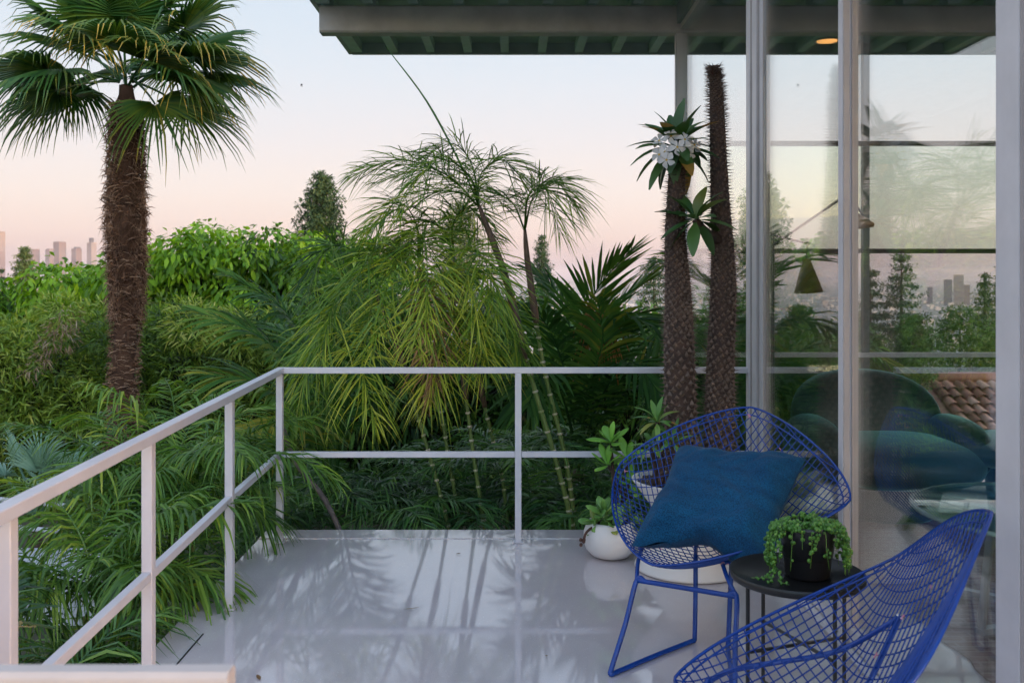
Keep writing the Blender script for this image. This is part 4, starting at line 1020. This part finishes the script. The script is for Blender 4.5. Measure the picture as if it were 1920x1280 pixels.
# --- kentia palms with broad feather leaves
KT = dict(n=40, ll=.50, lw=.030, a0=60, a1=22, droop=.35, vee=.05, start=.22, rr=.013, tv=.14, jit=.06, twist=.25, mat=m_kentia)
kl = thing('feather_palm', 'broad leaved feather palm arching left behind the railing corner', 'palm', P(640, 1130, 6.5))
kb = (625, 930, 6.5)
MB().tube([P(645, 1150, 6.5), P(638, 1040, 6.5), P(625, 930, 6.5)], [.05, .045, .035], 9).build('stem', m_sheath, kl, True)
for path, kw in (([kb, (605, 740, 6.4), (540, 590, 6.2), (430, 515, 6.0)], dict(tint=.46, roll=.5)),
                 ([kb, (590, 780, 6.3), (500, 640, 6.0), (360, 580, 5.8)], dict(tint=.55, roll=.5)),
                 ([kb, (580, 800, 6.2), (490, 720, 5.9), (375, 700, 5.7)], dict(tint=.62, roll=.4)),
                 ([kb, (640, 720, 6.5), (660, 560, 6.4), (620, 440, 6.2)], dict(tint=.5, roll=.3)),
                 ([kb, (600, 820, 6.1), (540, 780, 5.8), (450, 820, 5.5)], dict(tint=.75, roll=.2)),
                 ([kb, (650, 760, 6.2), (690, 650, 5.9), (720, 690, 5.6)], dict(tint=.35)),
                 ([kb, (620, 760, 6.7), (560, 640, 6.9), (480, 600, 7.1)], dict(tint=.4))):
    px_frond(kl, path, **{**KT, **kw})
kr = thing('feather_palm', 'dark feather palm with spiky leaves right of the leaning canes', 'palm', P(1090, 1130, 6.7))
kb = (1085, 880, 6.7)
MB().tube([P(1092, 1150, 6.7), P(1088, 1000, 6.7), P(1085, 880, 6.7)], [.06, .05, .04], 9).build('stem', m_sheath, kr, True)
for path, kw in (([kb, (1090, 690, 6.6), (1110, 560, 6.4), (1185, 465, 6.2)], dict(tint=.45, droop=.1)),
                 ([kb, (1110, 720, 6.5), (1160, 600, 6.2), (1260, 620, 5.9)], dict(tint=.3)),
                 ([kb, (1060, 700, 6.5), (1010, 590, 6.3), (930, 560, 6.1)], dict(tint=.35)),
                 ([kb, (1080, 680, 6.9), (1050, 560, 7.0), (1000, 500, 7.1)], dict(tint=.42)),
                 ([kb, (1120, 760, 6.4), (1180, 680, 6.0), (1240, 740, 5.7)], dict(tint=.25)),
                 ([kb, (1105, 720, 6.9), (1150, 590, 6.9), (1230, 510, 6.9)], dict(tint=.5, droop=.15)),
                 ([kb, (1060, 760, 6.3), (1020, 700, 6.0), (990, 760, 5.7)], dict(tint=.3)),
                 ([kb, (1100, 740, 6.3), (1130, 640, 6.1), (1120, 560, 5.9)], dict(tint=.55)),
                 ([kb, (1130, 780, 6.6), (1220, 720, 6.4), (1320, 760, 6.2)], dict(tint=.22))):
    px_frond(kr, path, **{**KT, **kw})
of = MB()                                                   # orange flower stalks
for k in range(42):
    a = P(1105 + U(-6, 6), 585 + U(-15, 15), 6.3); q = a + Vector((U(-.12, .25), U(-.1, .1), U(-.45, -.1))); of.tube(bez([a, a.lerp(q, .5) + Vector((.03, 0, .06)), q], 6), .004, 4, tint=.9)
of.build('flower_stalk', plain('orange_stalk', (.28, .13, .02), .7, .3, 10), kr, kind='stuff')
k3 = thing('feather_palm', 'feather palm beyond the spiny trunks by the house corner', 'palm', P(1370, 1000, 7.6))
kb = (1375, 800, 7.6)
MB().tube([P(1370, 1050, 7.6), P(1375, 800, 7.6)], [.06, .04], 9).build('stem', m_sheath, k3, True)
for path, kw in (([kb, (1390, 620, 7.5), (1450, 510, 7.4), (1560, 470, 7.6)], dict(tint=.4, droop=.3)), ([kb, (1360, 620, 7.5), (1310, 500, 7.3), (1230, 490, 7.1)], dict(tint=.5)),
                 ([kb, (1400, 680, 7.4), (1480, 600, 7.3), (1570, 620, 7.5)], dict(tint=.4)), ([kb, (1340, 680, 7.3), (1270, 600, 7.1), (1200, 660, 6.9)], dict(tint=.35)),
                 ([kb, (1375, 600, 7.7), (1385, 500, 7.8), (1440, 430, 8.0)], dict(tint=.55, droop=.2)), ([kb, (1420, 740, 7.3), (1520, 700, 7.2), (1600, 760, 7.2)], dict(tint=.35)),
                 ([kb, (1350, 640, 7.9), (1330, 540, 8.0), (1280, 520, 8.1)], dict(tint=.5)), ([kb, (1440, 700, 7.7), (1560, 640, 7.9), (1700, 690, 8.2)], dict(tint=.6)),
                 ([kb, (1350, 740, 7.2), (1300, 700, 7.0), (1240, 780, 6.8)], dict(tint=.3))):
    px_frond(k3, path, **{**KT, **kw, 'll': .55})

# --- low palms along the deck: dark understorey beyond the far rail, bright clumps on the left
def low_palm(label, base, nf, L, seed, mat, tint, az=(0, 6.283), el=(40, 80), ll=.26, lw=.013, droop=(1.2, 2.0), name='parlour_palm', n=34, ld=.5):
    random.seed(seed); o_ = thing(name, label, 'palm', base)
    for s in range(3): MB().tube([Vector(base) + Vector((U(-.05, .05), U(-.05, .05), 0)), Vector(base) + Vector((U(-.1, .1), U(-.1, .1), .35))], .012, 6).build('stem', m_cane, o_)
    for k in range(nf):
        a = az[0] + (az[1] - az[0]) * ((k * .618) % 1) + U(-.2, .2); e = math.radians(U(*el)); l = L * U(.7, 1.15)
        frond('frond', arc_path(Vector(base) + Vector((U(-.1, .1), U(-.1, .1), U(.1, .35))), a, e, l, U(*droop)), mat, o_, n=n, ll=ll * U(.85, 1.15), lw=lw, a0=68, a1=25, droop=ld, vee=.2, start=.3, tint=tint + U(-.15, .15), tv=.14, jit=.12, twist=.5, rr=.005)
    return o_
low = [((-.95, 5.75, -.85), 16, 1.05, .35, 'dark parlour palm filling the gap by the railing corner'), ((-.35, 6.15, -.85), 18, 1.2, .3, 'dark parlour palm below the clump of ringed canes'), ((.10, 6.1, -.85), 16, 1.15, .35, 'dark parlour palm left of the middle railing post'),
       ((.75, 6.0, -.85), 18, 1.2, .42, 'parlour palm with long grassy leaves right of the middle railing post'), ((1.0, 6.3, -.85), 14, 1.3, .3, 'dark parlour palm behind the round white pot'), ((-1.35, 6.1, -.85), 14, 1.2, .3, 'dark parlour palm beneath the arching feather palm'), ((.4, 6.6, -.85), 14, 1.3, .25, 'deep shaded parlour palm between the two groups of canes')]
for i, (b, nf, L, tn, lb) in enumerate(low): low_palm(lb, (b[0], b[1], b[2] + .15), nf + 6, L, 50 + i, m_dark_leaf, tn + .15)
left = [((-1.62, 4.62, -.22), 28, .92, .5, 'leafy areca palm leaning over the railing corner post'), ((-1.66, 3.85, -.42), 26, .86, .5, 'leafy areca palm spilling onto the deck edge'), ((-1.62, 3.30, -.80), 24, .68, .45, 'areca palm behind the second railing post from the left'),
        ((-1.58, 2.85, -.70), 22, .80, .35, 'dark low areca palm under the sloping middle rail'), ((-1.80, 4.15, -1.05), 20, .68, .55, 'areca palm with wide drooping fronds before the lower handrail'), ((-1.60, 5.3, -.85), 20, .85, .38, 'tall areca palm between the railing corner and the shaggy trunk'), ((-1.70, 2.6, -1.05), 20, .62, .42, 'areca palm in the lower left corner of the view')]
for i, (b, nf, L, tn, lb) in enumerate(left): low_palm(lb, b, nf, L, 80 + i, m_dark_leaf if i in (3, 5) else m_areca, tn, ll=.33, lw=.0125, name='areca_palm', n=40, ld=.7, droop=(1.0, 2.0), el=(60, 88))
random.seed(11)
gs = thing('leaning_stem', 'bare grey stem leaning across below the far rail', 'stem', P(640, 1010, 5.05))
MB().tube(bez([P(650, 1040, 5.05), P(638, 997, 5.05), P(605, 930, 5.05), P(554, 867, 5.05), P(530, 800, 5.1)], 14), .014, 8).build('bare_stem', m_grey_stem, gs, True)

# --- hedges
def hedge(name, label, px, Yf, depth, n, L, W, stops, top_px, bot_z=-1.2, clump=.34, down=.5, trans=.35, droop=.3, jitter=.5, spacing=.30, cat='hedge', seed=1, dens_top=1.0):
    """clumps over the front face and top of a hedge: px = (x0, x1) at depth Yf, top_px(x) gives its upper edge"""
    global rng; rng = np.random.default_rng(seed)
    x0, x1 = [(x - 960) * Yf / F for x in px]; C = []; R = []
    nxx = int((x1 - x0) / spacing)
    for i in range(nxx + 1):
        x = x0 + (x1 - x0) * i / nxx; zt = H - (top_px(960 + x * F / Yf) - HOR) * Yf / F
        z = zt
        while z > bot_z:
            C.append((x + rng.normal(0, .12), Yf + rng.normal(.12, .20), z + rng.normal(0, .07) - clump * .6)); R.append(clump * rng.uniform(.7, 1.25)); z -= spacing
        for k in range(1, int(depth / spacing)):
            C.append((x + rng.normal(0, .12), Yf + k * spacing, zt + rng.normal(0, .10) - clump * .7)); R.append(clump * rng.uniform(.7, 1.2))
    mat = leafmat(name + '_leaf', stops, trans, .42, .4, 1.1)
    o_ = thing(name, label, cat, ((x0 + x1) / 2, Yf + depth / 2, -1.0))
    V, Fq, idx = cloud(n, C, R, L, W, down, .9, jitter, droop)
    cl = rng.normal(0, .17, len(C)); t = np.clip(.45 + cl[idx] + rng.normal(0, .15, n), 0, 1)
    np_mesh('foliage', V, Fq, np.repeat(t, 2), mat, o_, 'stuff')
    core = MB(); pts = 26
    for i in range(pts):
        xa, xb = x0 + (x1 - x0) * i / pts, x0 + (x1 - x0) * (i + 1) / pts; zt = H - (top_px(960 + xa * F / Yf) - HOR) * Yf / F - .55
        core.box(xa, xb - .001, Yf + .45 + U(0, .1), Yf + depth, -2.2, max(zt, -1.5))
    core.build('dark_core', plain(name + '_dark_core', (.012, .014, .008), .95, .5, 6), o_, kind='stuff')  # solid dark boxes; the shade inside the hedge is put into their colour
    return o_
def top_ficus(x): return np.interp(x, [-80, 0, 60, 120, 200, 260, 300, 400, 480, 560, 640, 720], [535, 525, 520, 508, 492, 452, 440, 436, 446, 440, 438, 470]) + 7 * math.sin(x * .06) + 5 * math.sin(x * .17)
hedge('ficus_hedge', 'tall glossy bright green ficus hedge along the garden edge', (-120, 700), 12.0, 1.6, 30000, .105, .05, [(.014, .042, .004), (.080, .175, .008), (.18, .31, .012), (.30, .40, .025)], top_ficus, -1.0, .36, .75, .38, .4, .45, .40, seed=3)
def top_pod(x): return np.interp(x, [-80, 0, 100, 200, 300, 400, 500, 620], [590, 575, 590, 575, 585, 590, 610, 640]) + 9 * math.sin(x * .05) + 6 * math.sin(x * .13 + 1)
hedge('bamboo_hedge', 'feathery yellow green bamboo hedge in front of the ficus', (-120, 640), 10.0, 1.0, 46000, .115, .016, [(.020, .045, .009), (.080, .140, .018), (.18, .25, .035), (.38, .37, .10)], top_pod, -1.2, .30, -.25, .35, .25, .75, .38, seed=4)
def top_back(x): return np.interp(x, [560, 700, 900, 1050, 1150, 1250, 1440, 1560], [548, 545, 552, 572, 592, 585, 598, 640]) + 8 * math.sin(x * .04)
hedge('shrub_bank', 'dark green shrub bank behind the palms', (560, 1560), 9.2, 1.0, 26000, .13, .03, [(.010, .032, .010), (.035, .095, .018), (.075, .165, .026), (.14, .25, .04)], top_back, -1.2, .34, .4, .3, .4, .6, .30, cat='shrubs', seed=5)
# dry patch hanging in the bamboo hedge
dp = thing('dry_branch', 'dry brown branch hanging over the bamboo hedge', 'branch', P(130, 600, 9.65))
V, Fq, idx = cloud(420, [P(x, y, 9.68) for x, y in ((128, 596), (110, 612), (92, 640), (80, 668), (120, 630), (60, 690))], [.16, .14, .13, .12, .16, .12], .075, .010, .5)
np_mesh('dead_leaves', V, Fq, np.repeat(rng.uniform(.2, 1, 420), 2), leafmat('dead_leaf', [(.10, .065, .04), (.17, .11, .07), (.26, .19, .13)], .2), dp, 'stuff')

# lower landing with handrail on the left
ld = thing('stair_landing', 'white concrete landing below the deck on the left', 'landing', (-3.3, 6.1, -.6))
MB().box(-5.2, -2.45, 5.86, 6.50, -.68, -.55).build('slab', m_concrete, ld)
MB().box(-5.2, -2.47, 5.88, 6.48, -1.2, -.681).build('riser', m_concrete, ld)
hr = thing('handrail', 'pair of low white pipe handrails before the blue green fan palms', 'handrail', (-3.2, 6.55, -.6))
for ya, yb in ((936, 962), (986, 1010)):
    MB().tube([P(-60, ya - 6, 6.56), P(300, yb + 2, 6.45)], .0165, 10).build('pipe', m_rail, hr, True)
for x in (-40, 292):
    a = P(x, 930, 6.52); MB().tube([a + Vector((0, 0.03, 0)), Vector((a.x, a.y + .03, -1.0))], .015, 8).build('post', m_rail, hr)

# ------------------------------------------------------------------ small litter on the deck
m_litter = leafmat('fallen_leaf', [(.06, .035, .02), (.12, .07, .035), (.16, .12, .05)], .1, .7, .2)
for i, (x, y, lb) in enumerate(((-.26, 4.44, 'tiny brown fallen leaf near the far deck edge'), (-.80, 3.05, 'small curled leaf on the deck by the left posts'), (.12, 3.25, 'tiny dark speck of litter in the middle of the deck'), (-.42, 3.7, 'thin brown leaflet lying on the deck under the palms'))):
    mb = MB(); broad_leaf(mb, (x, y, .003), (math.cos(i * 2.1), math.sin(i * 2.1), 0), (0, 0, 1), (.022, .035, .012, .06)[i], (.012, .014, .008, .006)[i], -.12, .3 + .2 * i)
    tag(mb.build('fallen_leaf', m_litter), lb, 'leaf', 'fallen leaves on the deck')

# ------------------------------------------------------------------ trees and town beyond the garden
m_conifer = leafmat('conifer_needles', [(.012, .026, .014), (.026, .050, .022), (.045, .080, .030), (.08, .11, .045)], .15, .6, .3, .5)
m_pine = leafmat('pale_pine_needles', [(.03, .05, .02), (.06, .09, .032), (.10, .14, .05), (.15, .18, .07)], .2, .6, .3, .5)
m_tree = leafmat('broad_tree_leaf', [(.015, .038, .012), (.032, .075, .018), (.06, .12, .026), (.10, .17, .04)], .25, .5, .3, .4)
m_trunk = plain('tree_bark', (.07, .05, .04), .9, .4, 5)
def conifer(label, x, ytop, ybot, Y, wpx, mat, seed, layers=16, n=5200, tiers=True, name='conifer_tree', leaf=.02, lean=0., power=1.0, group=None):
    global rng; rng = np.random.default_rng(seed); random.seed(seed)
    top, b = P(x, ytop, Y), P(x, ybot, Y); hgt = top.z - b.z; rad = wpx * .5 * Y / F; gz = terr_h(b.x, Y)
    o_ = thing(name, label, 'tree', (b.x, Y, gz))
    MB().tube([(b.x, Y, gz - .3), (b.x, Y, b.z), (b.x + lean * .5, Y, (b.z + top.z) / 2), (b.x + lean, Y, top.z)], [hgt * .03, hgt * .025, hgt * .014, hgt * .003], 8).build('trunk', m_trunk, o_, True)
    C, R = [], []
    for k in range(layers):
        t = (k + .5) / layers; rr = rad * (1 - t) ** power if tiers else rad * math.sin(math.pi * min(1, .12 + t * .86)) ** .7; z = b.z + hgt * t
        m = max(3, int(9 * rr / rad) + 2)
        for j in range(m):
            a = 6.283 * j / m + k * 1.3 + U(-.3, .3); q = rr * U(.55, 1.02)
            for s in (.4, .75, 1.0):
                C.append((b.x + lean * t + math.cos(a) * q * s, Y + math.sin(a) * q * s, z - (.10 * q * s if tiers else 0) + U(-.02, .02) * hgt)); R.append(max(.03 * hgt * .6, rad * .17 * U(.6, 1.2) * (1.15 - .5 * s)))
    V, Fq, idx = cloud(n, C, R, leaf * hgt * 1.6, leaf * hgt * .5, .1, .45 if tiers else .8, .7, .2)
    cl = rng.normal(0, .14, len(C)); np_mesh('crown', V, Fq, np.repeat(np.clip(.45 + cl[idx] + rng.normal(0, .16, n), 0, 1), 2), mat, o_, 'stuff')
    return o_
conifer('tall dark conifer rising behind the ficus hedge', 604, 325, 560, 38, 112, m_conifer, 21, tiers=False, layers=18, n=17000, leaf=.020)
conifer('paler pine behind the feathery cane palms', 862, 380, 560, 45, 130, m_pine, 22, tiers=False, layers=12, n=11000, leaf=.020)
conifer('slim dark cypress right of the leaning canes', 1016, 440, 600, 48, 46, m_conifer, 23, tiers=False, layers=16, n=7000, leaf=.018)
conifer('dark tree by the horizon left of the spiny trunks', 1226, 480, 600, 40, 80, m_conifer, 24, tiers=False, layers=8, n=3500, leaf=.03)
conifer('small round tree standing before the city towers', 46, 462, 580, 40, 56, m_pine, 25, tiers=False, layers=10, n=7000, leaf=.028)
conifer('tiny pointed tree beside the downtown towers', 84, 498, 570, 40, 26, m_tree, 26, layers=8, n=1500, leaf=.03)
conifer('flat topped dark tree at the left picture edge', 2, 500, 570, 40, 46, m_conifer, 27, layers=5, n=1500, leaf=.04)
conifer('large tiered cedar seen through the glass', 1690, 474, 700, 24, 190, m_conifer, 28, layers=13, n=9000, leaf=.016, power=.8)
conifer('second cedar left of the large one through the glass', 1632, 500, 700, 27, 130, m_conifer, 29, layers=10, n=6000, leaf=.018, power=.8)
conifer('pointed cypress at the right edge of the glass', 1846, 510, 720, 22, 60, m_conifer, 30, tiers=False, layers=14, n=4500, leaf=.018)
conifer('taller cypress behind the pointed one at the right', 1880, 496, 720, 24, 60, m_conifer, 31, tiers=False, layers=14, n=4500, leaf=.018)
conifer('round dark shrub below the cedars', 1712, 590, 730, 15, 130, m_tree, 32, tiers=False, layers=8, n=6500, leaf=.03, name='round_shrub')
conifer('leafy garden tree below the hazy town', 1800, 575, 740, 17, 170, m_tree, 33, tiers=False, layers=8, n=6500, leaf=.03, name='garden_tree')
conifer('bushy garden tree left of the round shrub', 1600, 580, 760, 15, 150, m_tree, 34, tiers=False, layers=8, n=6500, leaf=.03, name='garden_tree')
conifer('low garden tree behind the armchair', 1500, 570, 760, 14, 130, m_tree, 35, tiers=False, layers=8, n=5500, leaf=.03, name='garden_tree')
conifer('rounded garden tree near the right window edge', 1880, 600, 740, 19, 120, m_tree, 36, tiers=False, layers=8, n=4500, leaf=.03, name='garden_tree')
# wooded slope: a far-off mass of treetops
rng = np.random.default_rng(40); C = []; R = []
for k in range(900):
    y = 30 + 320 * rng.random() ** 1.6; x = y * rng.uniform(-.62, .75); C.append((x, y, terr_h(x, y) + 1.2)); R.append(rng.uniform(1.6, 3.2))
V, Fq, idx = cloud(60000, C, R, .9, .5, .3, .9, .6, .3); cl = rng.normal(0, .15, len(C))
tag(np_mesh('woodland', V, Fq, np.repeat(np.clip(.45 + cl[idx] + rng.normal(0, .15, len(idx)), 0, 1), 2), m_tree, None, 'stuff'), 'far wooded slope falling away below the garden', 'woodland')

# neighbour's roof of barrel tiles
m_tile = leafmat('terracotta_barrel_tile', [(.075, .034, .024), (.13, .062, .044), (.20, .105, .078), (.26, .17, .13)], .0, .85, .2, 1.5)
m_nwall = plain('cream_stucco', (.42, .37, .31), .9, .1, 3)
nh = thing('neighbour_house', 'neighbouring house with a terracotta tile roof through the glass', 'house', (8.6, 15.6, -2.6))
x0, x1 = 6.3, 10.6; yf, yb, zf, zb = 13.4, 16.2, -1.75, -.42
MB().box(x0 + .2, x1 - .2, yf + .35, yb + 2.5, terr_h(8, 15) - 1.5, zf + .1).build('wall', m_nwall, nh)
rd = MB(); rd.add([(x0, yf, zf - .03), (x1, yf, zf - .03), (x1, yb, zb - .03), (x0, yb, zb - .03), (x0, yf, zf - .15), (x1, yf, zf - .15), (x1, yb, zb - .15), (x0, yb, zb - .15), (x0, yb + 2.6, zf - .03), (x1, yb + 2.6, zf - .03)], [(0, 1, 2, 3), (0, 4, 5, 1), (3, 2, 9, 8), (0, 3, 7, 4)])
rdo = rd.build('roof', m_tile, nh)
sl_ = Vector((0, yb - yf, zb - zf)); ln = sl_.length; sd_ = sl_.normalized(); up_n = Vector((1, 0, 0)).cross(sd_)
tl = MB(); n = 7
for (t, r) in ((0, .097), (.29, .066)):
    for k in range(n):
        a = math.pi * k / (n - 1); tl.add([(math.cos(a) * r, t, math.sin(a) * r * .95 + (.028 if t == 0 else 0))], [])
tl.f = [(k, k + 1, n + k + 1, n + k) for k in range(n - 1)]; tl.t = [.5] * len(tl.f)
tile_meshes = []
for q in range(5):
    me = bpy.data.meshes.new('tile'); me.from_pydata(tl.v, [], tl.f); me.shade_smooth(); a = me.attributes.new('tint', 'FLOAT', 'FACE'); a.data.foreach_set('value', [(.2, .4, .5, .65, .9)[q]] * len(tl.f)); me.materials.append(m_tile); tile_meshes.append(me)
rows = int(ln / .24); cols = 15; rot = Matrix((Vector((1, 0, 0)), sd_, up_n)).transposed().to_4x4()
xs0 = 7.05
for r in range(rows):
    for c in range(cols):
        o_ = bpy.data.objects.new('tile', random.choice(tile_meshes)); COL.objects.link(o_); o_.parent = rdo
        o_.matrix_local = Matrix.Translation(Vector((xs0 + c * .19 + U(-.008, .008), yf, zf)) + sd_ * (r * .24 + U(-.01, .01)) + up_n * U(0, .008) - ORG[nh]) @ rot
MB().tube([(x0, yb, zb + .02), (x1, yb, zb + .02)], .09, 10).build('ridge', m_tile, rdo, True)

# downtown towers on the left horizon, offices on the right
def tower_mat(name, c, c2):
    m, nt, bs = newmat(name); b = nt.nodes.new('ShaderNodeTexBrick'); nt.links.new(geopos(nt, (1/18., 1/18., 1/18.)), b.inputs['Vector'])
    g = geopos(nt, (.06, .06, .14)); w = nt.nodes.new('ShaderNodeTexWave'); w.bands_direction = 'Z'; w.inputs['Scale'].default_value = 1.0; nt.links.new(g, w.inputs['Vector'])
    nt.links.new(mixrgb(nt, w.outputs['Fac'], c, c2), bs.inputs['Base Color']); bs.inputs['Roughness'].default_value = .35; nt.nodes.remove(b)
    return m
mt1 = tower_mat('stone_tower', (.15, .11, .115, 1), (.09, .07, .08, 1)); mt2 = tower_mat('glass_tower', (.06, .07, .10, 1), (.035, .045, .07, 1)); mt3 = tower_mat('pale_tower', (.20, .17, .175, 1), (.13, .115, .125, 1))
DT = 7600.
def tower(label, blocks, mats, D, group, depth=45):
    xm = P((blocks[0][0] + blocks[0][1]) / 2, 520, D); o_ = thing('office_tower', label, 'tower', (xm.x, D, -150), 0, group)
    for i, (xa, xb, yt, off) in enumerate(blocks):
        a, b = P(xa, yt, D), P(xb, yt, D); w = b.x - a.x; d = depth
        ang = math.radians(64); c, s = math.cos(ang), math.sin(ang); wx = w / (c + s); hx = wx / 2; cxm = (a.x + b.x) / 2; cym = D + off
        v = []
        for z in (-152 - i * .4, a.z):
            for (px_, py_) in ((-hx, -hx), (hx, -hx), (hx, hx), (-hx, hx)): v.append((cxm + px_ * c - py_ * s, cym + px_ * s + py_ * c, z))
        mb = MB(); mb.add(v, [(0, 1, 5, 4), (1, 2, 6, 5), (2, 3, 7, 6), (3, 0, 4, 7), (4, 5, 6, 7)]); mb.build('block', mats[i % len(mats)], o_)
    return o_
G1 = 'downtown towers on the left horizon'
tower('pink lit tower cut by the left picture edge', [(-14, 8, 434, 0), (-10, 15, 472, -60)], [mt3, mt1], DT, G1)
tower('broad tower just left of the small round tree', [(53, 73, 467, 0)], [mt1], DT, G1)
tower('tall lit tower with a lower wing, middle of the skyline', [(97, 118, 453, 40), (86, 98, 468, 0), (95, 108, 467, -70)], [mt1, mt2, mt1], DT, G1)
tower('shorter tapering tower right of the tallest pair', [(135, 152, 466, 0), (138, 149, 463, 10)], [mt1, mt2], DT, G1)
tower('slim pale tower with a stepped top nearest the palm trunk', [(164, 180, 455, 0), (167, 175, 446, 5)], [mt3, mt2], DT, G1)
G2 = 'office blocks on the plain seen through the glass'
tower('dark office block on the hazy plain', [(1768, 1787, 524, 0)], [mt2], 5200, G2)
tower('tallest pale office block on the hazy plain', [(1786, 1809, 515, 0)], [mt3], 5200, G2)
tower('low pale office block right of the tallest', [(1806, 1820, 534, 0)], [mt1], 5200, G2)
tower('small block on the plain left of the office group', [(1738, 1750, 538, 0)], [mt2], 5600, G2)
# low town on the plain
tb = MB(); random.seed(5)
for k in range(2600):
    y = 1500 + 7500 * random.random() ** 1.4; x = y * U(-.62, .70); w, d, h = U(8, 30), U(8, 30), U(4, 16) * (2.2 if random.random() < .06 else 1); z = terr_h(x, y)
    tb.add([(x + a * w / 2, y + b * d / 2, z + c) for c in (-2, h) for a, b in ((-1, -1), (1, -1), (1, 1), (-1, 1))], [(0, 1, 5, 4), (1, 2, 6, 5), (3, 0, 4, 7), (4, 5, 6, 7)], U(0, 1))
tag(tb.build('low_town', leafmat('town_walls', [(.10, .10, .11), (.30, .28, .27), (.60, .57, .55)], .0, .8, .2, .01), None, kind='stuff'), 'hazy low town spread over the plain', 'town')
# far ridge
hv = []; hf = []; n = 120
for i in range(n + 1):
    x = -15500 + 31000 * i / n; h = 60 + 60 * math.sin(i * .21) + 35 * math.sin(i * .53 + 1) + 18 * math.sin(i * 1.3); hv += [(x, 23000, -152), (x, 23600, -150 + max(10, h)), (x, 24400, -152)]
for i in range(n): b = i * 3; hf += [(b, b+3, b+4, b+1), (b+1, b+4, b+5, b+2)]
hm = MB(); hm.add(hv, hf); tag(hm.build('far_hills', plain('far_hill', (.10, .11, .09), .95, .2, .001), None, True), kind='structure')
# bird crossing the sky
bd = thing('bird', 'small dark bird in the open sky between palm and roof', 'bird', P(565, 159, 30))
c = P(565, 159, 30); mb = MB(); mb.tube([c + Vector((-.03, 0, 0)), c + Vector((0, 0, .012)), c + Vector((.05, 0, 0))], [.006, .02, .004], 8); mb.build('body', m_black, bd, True)
for s in (-1, 1): w = MB(); w.add([c + Vector((-.01, 0, .01)), c + Vector((.02, 0, .01)), c + Vector((.03 * s, .03 * s, -.075)), c + Vector((-.012 + .02 * s, .03 * s, -.06))], [(0, 1, 2, 3)]); w.build('wing', m_black, bd)

# ------------------------------------------------------------------ evening haze over the basin
hz = MB(); hz.box(-17400, 17400, -1000, 25600, -156, 190); hzo = hz.build('haze', None); hzo['kind'] = 'stuff'
m = bpy.data.materials.new('evening_haze'); m.use_nodes = True; m.node_tree.nodes.remove(m.node_tree.nodes['Principled BSDF'])
pv = m.node_tree.nodes.new('ShaderNodeVolumePrincipled'); pv.inputs['Color'].default_value = (.90, .86, .92, 1); pv.inputs['Density'].default_value = 5.0e-5; pv.inputs['Anisotropy'].default_value = 0.0
m.node_tree.links.new(pv.outputs[0], m.node_tree.nodes['Material Output'].inputs['Volume'])
hzo.data.materials.append(m)
tag(hzo, 'thin lilac evening haze hanging over the basin', 'haze')
